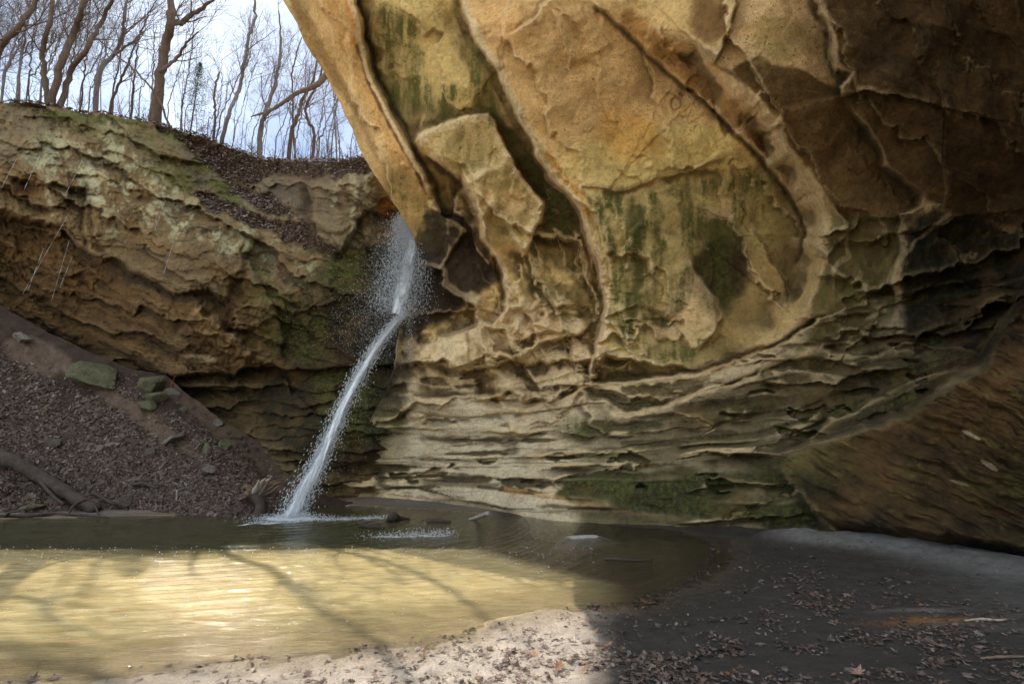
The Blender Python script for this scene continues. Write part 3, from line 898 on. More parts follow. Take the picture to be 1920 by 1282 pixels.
rings = [edge] + [np.arange(ne) + nr * nc + k * ne for k in range(5)]
sf = [np.stack([rings[k][:-1], rings[k][1:], rings[k + 1][1:], rings[k + 1][:-1]], -1) for k in range(5)]
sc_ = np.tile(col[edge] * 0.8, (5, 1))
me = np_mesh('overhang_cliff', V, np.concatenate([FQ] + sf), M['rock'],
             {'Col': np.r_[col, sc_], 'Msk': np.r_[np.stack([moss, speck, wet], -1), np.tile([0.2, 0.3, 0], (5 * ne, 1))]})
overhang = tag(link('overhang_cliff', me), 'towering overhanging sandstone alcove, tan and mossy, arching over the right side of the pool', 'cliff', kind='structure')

# ================================================================== the far cliff
TOP = [(-700, 150), (-300, 172), (0, 192), (60, 196), (120, 204), (180, 214), (250, 222), (300, 234), (345, 246), (400, 268), (440, 284), (490, 298), (560, 303), (620, 304), (690, 304), (760, 308), (900, 312)]
cl_t = rbf([(0, 195, 19.5), (0, 400, 18.4), (0, 560, 19.2), (200, 220, 20), (200, 420, 18.8), (200, 620, 19), (360, 250, 20.8), (400, 450, 18.9), (400, 640, 18.4),
            (500, 300, 19.8), (500, 420, 18.9), (520, 560, 18.0), (450, 710, 17.6), (550, 850, 17.1), (620, 620, 17.7), (611, 303, 17.5), (650, 304, 15.9), (700, 310, 15.4), (700, 440, 16.4), (720, 600, 17.7),
            (860, 400, 18.6), (860, 800, 18.6), (-300, 200, 18), (-300, 500, 17.5), (-300, 700, 17.5), (-700, 300, 15), (-700, 700, 14.5), (300, 1000, 17.5), (700, 1000, 17.5)])
crow = np.r_[np.linspace(0, 1, 380)]
xs = np.r_[np.linspace(-700, -12, 40), np.arange(-8, 870, 2.0)]
topy = interp(xs, TOP) + 5 * fbm(xs / 30, xs * 0, s=201, o=4)
PX = np.broadcast_to(xs[None, :], (len(crow), len(xs))).copy()
PY = topy[None, :] + (960 - topy[None, :]) * crow[:, None]
shp = PX.shape
X, Y = PX.ravel(), PY.ravel()
WX = X + 10 * fbm(X / 55, Y / 55, s=221, o=4) + 2 * fbm(X / 13, Y / 13, s=222, o=3)
WY = Y + 10 * fbm(X / 55, Y / 55, s=231, o=4) + 3 * fbm(X / 13, Y / 13, s=232, o=3)
disp = np.zeros(X.shape); pale = np.zeros(X.shape); crev = np.zeros(X.shape)

# upper wall stands out over a hollow brown recess
OVH = [(-700, 380), (-60, 385), (0, 392), (60, 398), (120, 430), (180, 470), (260, 510), (330, 540), (400, 545), (440, 560)]
ridge(OVH, 0.45, 160, 26, -1, 0.04, 0.12, crv=0.5)
ridge([(0, 330), (90, 342), (160, 350), (165, 420), (180, 470)], 0.25, 60, 9, -1, 0.1, 0.25, crv=0.6)
ridge([(-40, 350), (60, 372), (130, 392)], 0.2, 40, 8, -1, 0.1, 0.2, crv=0.6)
ridge([(160, 330), (172, 380), (185, 430), (205, 480)], 0.16, 50, 8, -1, 0.1, 0.15, crv=0.5)
ridge([(640, 560), (560, 578), (470, 560)], 0.18, 40, 10, -1, 0.1, 0.2, crv=0.6)
ridge([(360, 580), (380, 595), (430, 622), (455, 650), (490, 672)], 0.35, 70, 26, 1, 0.1, 0.6)
ridge([(430, 640), (450, 600), (440, 570)], 0.2, 50, 10, 1, 0.1, 0.3)
LG = [(280, 700), (310, 690), (340, 678), (400, 664), (450, 655), (500, 672), (540, 690), (600, 690), (680, 684), (740, 680)]
ridge([(290, 703), (400, 700), (480, 692), (545, 697), (600, 694), (680, 688), (760, 682)], 0.55, 46, 9, -1, 0.05, 0.35, crv=0.9)
ridge([(310, 722), (380, 730), (430, 734), (470, 726)], 0.22, 24, 6, -1, 0.15, 0.2, crv=0.8)
ridge([(520, 700), (560, 745), (600, 795), (610, 830)], 0.2, 60, 8, 1, 0.1, 0.2, crv=0.4)
ridge([(440, 440), (480, 520), (520, 600), (540, 690)], 0.25, 80, 14, 1, 0.1, 0.2)
ridge([(575, 345), (588, 400), (595, 450), (640, 480)], 0.5, 120, 14, -1, 0.1, 0.25, crv=0.3)
ridge([(640, 560), (560, 580), (500, 575)], 0.2, 40, 8, 1, 0.1, 0.15, crv=0.4)
ridge([(620, 330), (660, 322), (720, 330)], 0.2, 60, 10, 1, 0.1, 0.3)
# leafy shelves slope back
leaf = np.zeros(X.shape)
for pts in ([(300, 236), (420, 268), (500, 298), (700, 306), (700, 322), (590, 340), (560, 330), (500, 330), (470, 348), (420, 330), (380, 300)],
            [(360, 362), (420, 372), (500, 405), (560, 420), (600, 450), (640, 478), (600, 474), (520, 440), (440, 405), (380, 390)],
            [(430, 330), (470, 350), (520, 375), (545, 400), (500, 395), (440, 360)]):
    sd = poly_sd(WX, WY, pts)
    leaf = np.maximum(leaf, sstep(-9, 7, sd + 12 * fbm(X / 30, Y / 30, s=240)))
disp -= 0.3 * leaf
# sloping layers in the recess, level layers below
rec = sstep(0, 40, seg_dist(WX, WY, OVH)[0]) * (Y < 720)
low = sstep(690, 720, WY)
ph = (WY - 0.42 * WX + 22 * fbm(X / 110, Y / 110, s=250)) / 26
for k, (fr, am) in enumerate([(0.55, 0.15), (1.3, 0.06), (3.1, 0.03)]):
    p = ph * fr + k * 3.3; f = p - np.floor(p)
    keep = sstep(-0.3, 0.5, fbm(X / 90 + 7 * np.floor(p), np.floor(p) * 2.1, s=260 + k, o=3))
    disp += rec * am * keep * (sstep(0, 0.75, f) * sstep(1, 0.88, f) - 0.5)
    crev = np.maximum(crev, 0.75 * rec * keep * np.exp(-((f - 0.02) / 0.11) ** 2) * (k < 2))
ph = (WY - 0.16 * WX + 26 * fbm(X / 140, Y / 80, s=253)) / 34
upw = (1 - low) * (1 - rec * 0.7) * (1 - leaf)
for k, (fr, am) in enumerate([(0.5, 0.16), (1.3, 0.05)]):
    p = ph * fr + k * 5.3; f = p - np.floor(p)
    keep = sstep(0.0, 0.5, fbm(X / 70 + 7 * np.floor(p), np.floor(p) * 2.1, s=265 + k, o=3))
    disp += upw * am * keep * (sstep(0, 0.75, f) * sstep(1, 0.88, f) - 0.5)
    crev = np.maximum(crev, 0.7 * upw * keep * np.exp(-((f - 0.02) / 0.09) ** 2))
ph = (WY + 6 * fbm(X / 160, Y / 60, s=251)) / 26
for k, (fr, am) in enumerate([(0.6, 0.14), (1.7, 0.07), (4.0, 0.03)]):
    p = ph * fr + k * 1.3; f = p - np.floor(p)
    keep = sstep(-0.4, 0.4, fbm(X / 120 + 7 * np.floor(p), np.floor(p) * 2.1, s=270 + k, o=3))
    disp += low * am * keep * (sstep(0, 0.75, f) * sstep(1, 0.88, f) - 0.5)
    crev = np.maximum(crev, 0.4 * low * keep * np.exp(-((f - 0.02) / 0.12) ** 2) * (k < 2))
ux = WX * 0.9 + WY * 0.42; uy = WY * 0.9 - WX * 0.42
f1, f2, cid = cells(ux / 75 + 0.4 * fbm(X / 60, Y / 60, s=279), uy / 40, 15)
h_, lo_, hi_, c_ = facet_field(ux / 150 + 0.35 * fbm(X / 70, Y / 70, s=279), uy / 40 + 0.3 * fbm(X / 50, Y / 50, s=278), 15, .1, .9, .4, .06)
disp += 0.24 * (1 - low) * (1 - leaf) * h_
pale = np.maximum(pale, 0.3 * lo_ * (1 - low)); crev = np.maximum(crev, 0.55 * hi_ * (1 - low) * (1 - leaf))
h_, lo_, hi_, c_ = facet_field(WX / 95, WY / 24, 19, .1, .9, .3, .08)
disp += 0.25 * low * h_
pale = np.maximum(pale, 0.25 * lo_ * low); crev = np.maximum(crev, 0.5 * hi_ * low)
f1, f2, cid = cells(ux / 30, uy / 18, 16)
disp += 0.06 * (cid - 0.5)
disp += 0.28 * fbm(X / 120, Y / 120, s=280, o=3) + 0.17 * fbm(ux / 34, uy / 20, s=281, o=5, gain=0.66)
D2 = disp.reshape(shp)
cav = sstep(0.02, 0.2, (blur(D2, 20) - D2).ravel()) * .6 + sstep(0.01, 0.10, (blur(D2, 7) - D2).ravel()) * .4
cvx = sstep(0.03, 0.16, (D2 - blur(D2, 9)).ravel())
T = cl_t(X, Y) - disp
CLV = at(X, Y, T)

col = np.empty((len(X), 3)); col[:] = (0.27, 0.185, 0.095)
moss = np.zeros(len(X)); speck = np.full(len(X), 0.45); wet = np.zeros(len(X))
nA = fbm(X / 42, Y / 42, s=291, o=5, gain=0.6); nB = fbm(X / 15, Y / 15, s=292, o=4, gain=0.65); nC = fbm(X / 130, Y / 130, s=293, o=4)
col *= (1 + 0.25 * nC + 0.12 * nA)[:, None]
cmix(area([(-700, 185), (0, 192), (200, 216), (350, 260), (380, 320), (200, 330), (0, 300), (-700, 300)], 20) * 0.6, (0.28, 0.225, 0.15))
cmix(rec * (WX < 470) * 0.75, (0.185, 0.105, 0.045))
cmix(rec * blob(200, 520, 200, 60, 25) * 0.5, (0.27, 0.145, 0.05))
for b in [(60, 330, 110, 14, 8), (260, 440, 120, 14, 25), (120, 600, 140, 12, 22), (430, 520, 50, 16, 20)]:
    cmix(blob(*b, soft=.5, rough=.7) * .55, (0.31, 0.17, 0.06))
moss = np.maximum(moss, .6 * blob(330, 330, 60, 30, 20, .5, .7))
moss = np.maximum(moss, .4 * blob(250, 260, 160, 22, 12, .5, .8))
# grey weathered upper middle
cmix(area([(300, 250), (400, 280), (580, 340), (600, 430), (480, 400), (360, 350)], 20) * 0.75, (0.21, 0.185, 0.175))
cmix(area([(580, 325), (720, 315), (735, 400), (720, 470), (650, 470), (600, 440)], 10) * 0.8, (0.30, 0.245, 0.165))
# pale green lichen, speckled
lich = np.zeros(len(X))
for pts in ([(120, 250), (200, 240), (300, 300), (330, 360), (300, 430), (180, 400), (150, 330), (60, 290)],
            [(300, 370), (430, 400), (520, 450), (620, 500), (625, 560), (520, 540), (420, 470), (330, 430)], [(60, 300), (200, 300), (220, 430), (160, 380)]):
    lich = np.maximum(lich, area(pts, 30, 30))
lich2 = lich * sstep(-0.15, 0.35, nB + 0.6 * nA + 0.25 * fbm(X / 6, Y / 6, s=298, o=2))
cmix(lich2 * 0.78, (0.50, 0.51, 0.35))
for pts, w in [([(655, 322), (660, 380), (655, 450)], 7), ([(635, 330), (620, 380)], 4), ([(165, 300), (178, 380)], 8), ([(90, 330), (98, 400)], 5), ([(685, 330), (688, 360)], 5)]:
    cmix(stroke(pts, w, 0.6, 0.9) * 0.7, (0.52, 0.50, 0.38))
cmix(area([(640, 470), (740, 450), (770, 600), (740, 700), (600, 690), (520, 600), (620, 560)], 14) * 0.75, (0.125, 0.10, 0.05))
moss = np.maximum(moss, 0.7 * blob(660, 510, 50, 40, 0, 0.5, 0.6))
moss = np.maximum(moss, 0.45 * area([(470, 470), (560, 560), (620, 600), (600, 680), (520, 680), (460, 560)], 20))
moss = np.maximum(moss, 0.55 * area([(600, 695), (740, 690), (770, 840), (620, 850), (580, 760)], 20))
cmix(area([(300, 705), (760, 690), (760, 960), (400, 960)], 10) * 0.6, (0.155, 0.12, 0.065))
cmix(area([(480, 770), (620, 740), (640, 850), (560, 860)], 16) * 0.7, (0.085, 0.075, 0.042))
cmix(area([(430, 715), (520, 705), (590, 800), (560, 830), (470, 780)], 10) * 0.5, (0.25, 0.19, 0.105))
cmix(area([(362, 582), (388, 590), (432, 622), (456, 652), (494, 690), (462, 690), (400, 650), (370, 610)], 4, 5) * 0.85, (0.42, 0.28, 0.15))
cmix(blob(385, 592, 26, 9, 20, 0.3) * 0.8, (0.48, 0.24, 0.08))
cmix(blob(540, 612, 22, 9, 10, 0.3) * 0.6, (0.38, 0.22, 0.10))
cmix(blob(370, 672, 40, 8, 0, 0.3) * 0.7, (0.46, 0.38, 0.27))
cmix(stroke([(490, 560), (610, 556)], 9) * 0.6, (0.33, 0.24, 0.11))
cmix(area([(712, 380), (735, 360), (742, 430), (720, 450)], 5) * 0.9, (0.40, 0.17, 0.05))
cmix(area([(10, 340), (60, 335), (80, 360), (30, 365)], 6) * 0.8, (0.22, 0.09, 0.03))
cmix(blob(30, 350, 26, 9, 0, 0.3) * 0.8, (0.10, 0.035, 0.015))
for b in [(380, 305, 22, 20, 20), (430, 360, 40, 16, 30), (150, 222, 70, 8, 8), (230, 226, 60, 6, 8), (330, 255, 40, 10, 20), (450, 385, 40, 9, 30)]:
    moss = np.maximum(moss, 0.85 * blob(*b, soft=0.5, rough=0.7))
cmix(leaf * 0.85, (0.17, 0.105, 0.075))
wet = np.maximum(wet, 0.6 * area([(690, 460), (770, 440), (780, 700), (760, 860), (680, 860), (700, 650)], 25))
cmix(cav * .6 * (1 - leaf), (0.07, 0.05, 0.024))  # hollows darkened and edges next lightened to paint shading onto the relief
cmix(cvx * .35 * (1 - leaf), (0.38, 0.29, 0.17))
cmix(pale * (0.7 + 0.4 * nB), (0.44, 0.33, 0.21))
cmix(crev * 0.85, (0.04, 0.025, 0.013))
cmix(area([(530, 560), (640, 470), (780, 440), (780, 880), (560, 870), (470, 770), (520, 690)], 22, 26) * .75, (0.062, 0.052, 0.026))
moss = np.maximum(moss, .5 * blob(660, 520, 70, 50, 0, .5, .6))
col = grade(col, 1.12, 0.42, (1.06, 1.0, .84), 0.6)

nr, nc = shp
idx = np.arange(nr * nc).reshape(nr, nc)
top = CLV.reshape(nr, nc, 3)[0]
# plateau of forest floor behind the edge
back_d = np.array([0.25, 0.8, 2, 4, 7, 11, 16, 24, 36, 60.0])
bx = np.array([-0.18, 0.98])


def plateau(base, d):
    """point on the forest floor d metres behind a point of the cliff edge"""
    p = np.array(base, float).copy()
    dx = bx[0] * d; dy = bx[1] * d
    z = 0.16 * np.minimum(d, 4) + 0.27 * np.maximum(d - 4, 0) - 0.004 * np.maximum(d - 10, 0) ** 2 * (d < 60)
    return p + np.stack([dx * np.ones(p[..., 0].shape), dy * np.ones(p[..., 0].shape), z + 0 * p[..., 0]], -1)


pl = []
for k, d in enumerate(back_d):
    q = plateau(top, d)
    q[:, 2] += 0.22 * min(1, d) * fbm(q[:, 0] / 1.5, q[:, 1] / 1.5, s=300, o=4)
    pl.append(q)
PLV = np.concatenate([top] + pl)
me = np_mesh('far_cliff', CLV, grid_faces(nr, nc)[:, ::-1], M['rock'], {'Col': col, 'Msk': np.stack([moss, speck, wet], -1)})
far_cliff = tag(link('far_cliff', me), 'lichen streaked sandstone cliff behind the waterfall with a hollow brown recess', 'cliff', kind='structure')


def m_soil(name, a, b, sc=1.0):
    t = NT(name)
    pos = t.n('NewGeometry').outputs['Position']
    n1 = t.noise(pos, 2.0 * sc, 6, 0.65); n2 = t.noise(pos, 22 * sc, 5, 0.7)
    c = t.mix(t.mapr(t.math('ADD', t.math('MULTIPLY', n1, 0.5), t.math('MULTIPLY', n2, 0.5)), 0.32, 0.68), a, b)
    nrm = t.bump(t.math('ADD', n2, n1), 0.9, 0.06)
    return t.finish(t.bsdf(c, 0.95, nrm, 0.15).outputs[0])


M['forest'] = m_soil('forest_soil', (0.07, 0.045, 0.028), (0.20, 0.125, 0.08))
me = np_mesh('forest_floor', PLV, grid_faces(len(back_d) + 1, nc)[:, ::-1], M['forest'])
tag(link('forest_floor', me), kind='structure')

# ================================================================== the leaf covered bank below the far cliff
BTOP = [(-500, 430), (-200, 500), (0, 572), (50, 600), (90, 622), (150, 650), (200, 672), (250, 694), (310, 702), (350, 738), (400, 775), (440, 803), (500, 838), (545, 862), (575, 890), (600, 925), (660, 940)]
BTOE = [(-500, 1000), (0, 972), (200, 968), (400, 964), (500, 958), (560, 952), (600, 948), (660, 950)]
bk_t = rbf([(-500, 1000, 12), (0, 972, 12.75), (300, 966, 13.05), (500, 958, 13.6), (560, 952, 14.2), (600, 945, 15), (660, 945, 15.6),
            (-500, 430, 17), (0, 572, 18.1), (150, 650, 17.9), (310, 702, 17.6), (430, 800, 16.8), (560, 870, 16.3), (600, 925, 16),
            (0, 780, 14.9), (200, 830, 15.0), (350, 880, 14.5), (100, 700, 16.5), (450, 880, 15.2), (-300, 750, 14)])
xs = np.r_[np.linspace(-500, -10, 40), np.arange(-6, 662, 2.5)]
rr = np.linspace(0, 1, 150)
ty = interp(xs, BTOP) + 3 * fbm(xs / 25, xs * 0, s=310); by = interp(xs, BTOE) + 12
PX = np.broadcast_to(xs[None, :], (len(rr), len(xs))).copy()
PY = ty[None, :] + (by - ty)[None, :] * rr[:, None]
X, Y = PX.ravel(), PY.ravel()
T = bk_t(X, Y) - 0.20 * fbm(X / 90, Y / 70, s=320, o=5, gain=0.55) - 0.05 * fbm(X / 16, Y / 12, s=321, o=4)
# small gullies of bare soil
gul = np.zeros(len(X))
for pts, w in [([(60, 640), (200, 740), (290, 790), (370, 850)], 16), ([(330, 720), (400, 790), (480, 850), (540, 920)], 26), ([(440, 800), (500, 850), (560, 930)], 22), ([(20, 650), (90, 690)], 22), ([(260, 780), (310, 830)], 16)]:
    d, _ = seg_dist(X + 10 * fbm(X / 40, Y / 40, s=330), Y, pts)
    gul = np.maximum(gul, sstep(1.3, 0.5, np.abs(d) / w))
T += 0.12 * gul
BK = at(X, Y, T)
bk_gul = gul
nr, nc = PX.shape
back = at(xs, ty + 6, bk_t(xs, ty) + 2.2)
idx = np.arange(nr * nc).reshape(nr, nc)
Fb = np.stack([np.arange(nc - 1) + nr * nc, np.arange(1, nc) + nr * nc, idx[0, 1:], idx[0, :-1]], -1)
colb = np.empty((len(X), 3)); colb[:] = (0.05, 0.034, 0.026)
colb += gul[:, None] * (np.array((0.115, 0.08, 0.058)) - colb)
colb = np.r_[colb, colb[:nc]]


def m_bank():
    t = NT('bank_soil')
    pos = t.n('NewGeometry').outputs['Position']
    ca = t.n('Attribute', attribute_name='Col').outputs['Color']
    n1 = t.noise(pos, 3.0, 6, 0.65); n2 = t.noise(pos, 30, 5, 0.75)
    v = t.math('MULTIPLY', t.mapr(n1, 0.3, 0.7, 0.7, 1.3), t.mapr(n2, 0.25, 0.75, 0.5, 1.6))
    vm = t.n('VectorMath', operation='SCALE'); t.l(ca, vm.inputs[0]); t.l(v, vm.inputs['Scale'])
    return t.finish(t.bsdf(vm.outputs[0], 0.95, t.bump(t.math('ADD', n1, n2), 0.8, 0.05), 0.15).outputs[0])


M['bank'] = m_bank()
me = np_mesh('leafy_bank', np.r_[BK, back], np.r_[grid_faces(nr, nc)[:, ::-1], Fb[:, ::-1]], M['bank'], {'Col': colb})
tag(link('leafy_bank', me), 'steep bank of dark soil and fallen leaves below the far cliff', 'bank', kind='structure')
BKg = BK.reshape(nr, nc, 3); BKx = xs; BKty = ty; BKby = by; BKgul = gul.reshape(nr, nc)


def bank_point(px, py):
    """the point of the bank seen at that place"""
    j = int(np.clip(np.searchsorted(BKx, px), 1, len(BKx) - 1))
    v = (py - BKty[j]) / (BKby[j] - BKty[j])
    i = int(np.clip(v * (len(rr) - 1), 0, len(rr) - 1))
    return Vector(BKg[i, j].tolist())


# ================================================================== ground and water
SHORE = [(-900, 1315), (-200, 1297), (0, 1277), (200, 1258), (400, 1240), (560, 1222), (700, 1208), (850, 1188), (1000, 1160), (1100, 1134), (1200, 1124), (1270, 1095), (1330, 1052), (1338, 1015), (1230, 992),
         (1050, 972), (900, 962), (760, 953), (640, 948), (560, 952), (300, 967), (0, 972), (-400, 985), (-1500, 1010)]
SH = on_ground([p[0] for p in SHORE], [p[1] for p in SHORE])[:, :2].tolist()
gx = np.r_[np.array([-90, -60, -40, -30, -24, -20, -17, -14.5, -12.5, -11, -10, -9, -8]), np.arange(-7.2, 8.0, 0.03), np.array([8.1, 8.5, 9, 10, 12, 16, 25, 40, 60])]
gy = np.r_[np.array([-60, -30, -15, -8, -4, -1, 0.5, 1.5, 2.2]), np.arange(2.6, 8, 0.03), np.arange(8, 15.5, 0.06), np.array([15.6, 16, 17, 19, 22, 30, 50, 90])]
GX, GY = np.meshgrid(gx, gy)
gsh = GX.shape
X, Y = GX.ravel(), GY.ravel()
sdw = poly_sd(X + 0.18 * fbm(X / 0.9, Y / 0.9, s=400, o=4), Y + 0.12 * fbm(X / 0.7, Y / 0.7, s=401, o=4), SH)   # + in the water
far_b = sstep(9.5, 12.5, Y)
land = np.minimum(np.maximum(-sdw, 0) * (0.05 + 0.03 * far_b), 0.16 + 0.2 * far_b)
H = np.where(sdw > 0, -np.minimum(sdw * 0.11, 0.9), land)
H = np.minimum(H, np.where(sdw > 0, -0.62 * sstep(8.2, 9.2, Y + .25 * fbm(X / 1.5, Y / 1.5, s=404)) * sstep(0.0, 0.5, sdw) * sstep(1.5, -0.5, X - .3 * (Y - 9)), 9))  # far bed dropped so the shadowed water takes the dark colour
nfine = fbm(X / 0.35, Y / 0.35, s=402, o=5, gain=0.6)
H += np.where(sdw > 0, 0.006, 0.018) * nfine + 0.02 * fbm(X / 1.6, Y / 1.6, s=403, o=3) * (sdw < 0.3)
# sand banked against the foot of the rock
fp = on_ground([1430, 1500, 1600, 1700, 1800, 1900, 2000], [1018, 1026, 1036, 1050, 1068, 1090, 1125])
for i in range(len(fp) - 1):
    for k in (0, 0.5):
        c = fp[i] * (1 - k) + fp[i + 1] * k
        H += 0.085 * np.exp(-(((X - c[0]) / 0.55) ** 2 + ((Y - c[1]) / 0.42) ** 2)) * (1 + 0.3 * fbm(X / 0.5, Y / 0.5, s=405, o=3))
# a low sand bar; its pale colour paints sky reflected off wet sand
bc = on_ground(1092, 1006)
barm = np.exp(-(((X - bc[0]) * 0.95 + (Y - bc[1]) * 0.30) / 0.62) ** 4 - (((Y - bc[1]) * 0.95 - (X - bc[0]) * 0.30) / 0.26) ** 4)
H += barm * np.where(H < 0, -H + 0.022, 0.0)
# second small rise behind the falls
c = on_ground(640, 935)
H += 0.25 * np.exp(-(((X - c[0]) / 1.2) ** 2 + ((Y - c[1] - 0.8) / 0.8) ** 2))
GV = np.stack([X, Y, H], -1)
gcol = np.empty((len(X), 3)); gcol[:] = (0.66, 0.56, 0.46)
nA = fbm(X / 0.8, Y / 0.8, s=410, o=5); nB = fbm(X / 0.2, Y / 0.2, s=411, o=4)


def gmix(m, c):
    global gcol
    gcol += np.clip(m, 0, 1)[:, None] * (np.array(c) - gcol)


px_ = 960 + F * X / np.maximum(CP * Y + SP * (H - CAM_Z), 0.3)
py_ = 641 - F * (-SP * Y + CP * (H - CAM_Z)) / np.maximum(CP * Y + SP * (H - CAM_Z), 0.3)
gmix(0.38 * sstep(-0.2, 0.5, nA), (0.34, 0.27, 0.21))
gmix(0.25 * sstep(0.1, 0.6, nB + .4 * nA), (0.22, 0.17, 0.13))
right = sstep(0.42, 0.9, X - 0.10 * (Y - 4) + 0.2 * nA)  # sand past the sun's shadow edge, darkened below as painted shade
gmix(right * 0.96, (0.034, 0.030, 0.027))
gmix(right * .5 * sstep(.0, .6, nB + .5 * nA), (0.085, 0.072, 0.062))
mound = sstep(0.10, 0.22, H) * (Y > 4.5) * right
gmix(mound * 0.85, (0.21, 0.20, 0.19))
damp = sstep(-0.75, -0.05, sdw + .12 * nA) * (sdw < 0.05)
gmix(damp * 0.7, (0.42, 0.31, 0.19))
gmix((sdw > 0) * 0.9, (0.62, 0.47, 0.26))
gmix(sstep(2.5, 4.5, sdw), (0.23, 0.20, 0.085))
gmix((sdw > -0.2) * sstep(-0.15, 0.6, X - np.clip((8.3 - Y) * .8 - .4, -.7, .95) + .2 * nA) * 0.9, (0.06, 0.045, 0.028))  # bed darkened along the cast shadow's border
gmix(sstep(11.2, 12.2, Y) * (sdw < 0) * 0.8, (0.10, 0.08, 0.065))
gmix(sstep(-1.3, -.5, sdw) * sstep(.05, .5, X - np.clip((8.3 - Y) * .8 - .4, -.7, .95)) * .85, (0.05, 0.042, 0.034))  # shore darkened along the same shadow border
gmix(barm, (0.62, 0.59, 0.56))
oc = on_ground(1745, 1190)
om = np.exp(-(((X - oc[0]) / 0.42) ** 2 + ((Y - oc[1]) / 0.11) ** 2) + 0.7 * nB)
gmix(np.clip(om, 0, 1) * 0.8 * (np.hypot(X - oc[0], Y - oc[1]) < 1), (0.42, 0.20, 0.055))
oc2 = on_ground(1735, 1168)
gmix(np.clip(np.exp(-(((X - oc2[0]) / 0.3) ** 2 + ((Y - oc2[1]) / 0.06) ** 2) + 0.6 * nB), 0, 1) * 0.6 * (np.hypot(X - oc2[0], Y - oc2[1]) < .8), (0.40, 0.37, 0.33))
wetg = np.clip(damp + 0.4 * right * sstep(0.1, 0.5, nA) * 0.4, 0, 1)


def m_ground():
    t = NT('sand')
    pos = t.n('NewGeometry').outputs['Position']
    ca = t.n('Attribute', attribute_name='Col').outputs['Color']
    mk = t.n('SeparateColor'); t.l(t.n('Attribute', attribute_name='Msk').outputs['Color'], mk.inputs['Color'])
    n1 = t.noise(pos, 7.0, 6, 0.65); n2 = t.noise(pos, 60, 5, 0.75); n3 = t.noise(pos, 260, 3, 0.8)
    v = t.math('MULTIPLY', t.mapr(n1, 0.3, 0.7, 0.75, 1.22), t.mapr(n2, 0.25, 0.75, 0.62, 1.38))
    v = t.math('MULTIPLY', v, t.mapr(n3, 0.3, 0.7, 0.75, 1.25))
    vm = t.n('VectorMath', operation='SCALE'); t.l(ca, vm.inputs[0]); t.l(v, vm.inputs['Scale'])
    deb = t.math('MAXIMUM', t.mapr(t.noise(pos, 45, 3, 0.6, 1.2), 0.60, 0.66, 0, 0.8), t.mapr(t.noise(pos, 120, 3, 0.7, .8), 0.60, 0.68, 0, 0.7))
    c = t.mix(deb, vm.outputs[0], (0.05, 0.033, 0.022))
    h = t.math('ADD', t.math('MULTIPLY', n1, 1.0), t.math('MULTIPLY', n2, 0.6))
    h = t.math('ADD', h, t.math('MULTIPLY', n3, 0.2))
    rough = t.math('ADD', t.mapr(mk.outputs[0], 0, 1, 0.92, 0.35), t.mapr(n2, 0.3, 0.7, -0.1, 0.1))
    return t.finish(t.bsdf(c, rough, t.bump(h, 1.0, 0.04), 0.3).outputs[0])


M['sand'] = m_ground()
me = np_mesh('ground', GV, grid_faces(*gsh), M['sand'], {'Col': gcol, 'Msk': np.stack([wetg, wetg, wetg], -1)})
tag(link('ground', me), 'sandy shore and canyon floor', 'ground', kind='structure')
Hgrid = H.reshape(gsh)


def ground_z(x, y):
    """height of the ground by bilinear lookup (arrays)"""
    x = np.asarray(x, float); y = np.asarray(y, float)
    j = np.clip(np.searchsorted(gx, x) - 1, 0, len(gx) - 2); i = np.clip(np.searchsorted(gy, y) - 1, 0, len(gy) - 2)
    fx = (x - gx[j]) / (gx[j + 1] - gx[j]); fy = (y - gy[i]) / (gy[i + 1] - gy[i])
    return Hgrid[i, j] * (1 - fx) * (1 - fy) + Hgrid[i, j + 1] * fx * (1 - fy) + Hgrid[i + 1, j] * (1 - fx) * fy + Hgrid[i + 1, j + 1] * fx * fy


# water
wx = np.r_[np.linspace(-60, -9.2, 20), np.arange(-9, 4.2, 0.035)]
wy = np.r_[np.arange(2.6, 8, 0.035), np.arange(8, 14.6, 0.06), [16, 19]]
WXg, WYg = np.meshgrid(wx, wy)
wsh = WXg.shape
X, Y = WXg.ravel(), WYg.ravel()
IMP = on_ground(545, 972)
rad = np.hypot(X - IMP[0], Y - IMP[1])
wob = fbm(X / 2.5, Y / 2.5, s=420, o=3)
amp = 0.0035 + 0.012 * np.exp(-rad / 2.2) + 0.0022 * np.exp(-rad / 6)
sdw2 = poly_sd(X, Y, SH)
calm = sstep(-0.1, 1.4, sdw2)
Wz = amp * (np.sin((rad + 0.35 * wob) * 15 + 3 * wob) + 0.6 * np.sin((rad + 0.2 * wob) * 31 + 2)) * (0.25 + 0.75 * calm)
Wz += (0.003 + 0.008 * np.exp(-rad / 1.8)) * fbm(X / 0.25, Y / 0.12, s=421, o=4) * (0.2 + 0.8 * calm)
depth = np.maximum(-ground_z(X, Y), 0)
opac = np.maximum(sstep(-0.06, 0.20, depth), .9 * sstep(9.2, 10, Y)) * (1 - 0.93 * sstep(-0.15, 0.6, X - np.clip((8.3 - Y) * .8 - .4, -.7, .95)))  # clearer past the shadow border, so the painted dark bed shows
foam = np.exp(-(((X - IMP[0]) / 0.75) ** 2 + ((Y - IMP[1]) / 0.42) ** 2)) * 1.4
for (ax, ay, bx_, by_, w_) in [(450, 984, 560, 978, 0.10), (560, 975, 730, 970, 0.12), (700, 1006, 840, 1004, 0.08)]:
    p0, p1 = on_ground(ax, ay), on_ground(bx_, by_)
    d, _t = seg_dist(X, Y, [p0, p1])
    foam = np.maximum(foam, np.exp(-(np.abs(d) / w_) ** 2) * 0.8)
foam = np.clip(foam + 0.30 * fbm(X / 0.15, Y / 0.12, s=423, o=4) * (foam > 0.02), 0, 1)


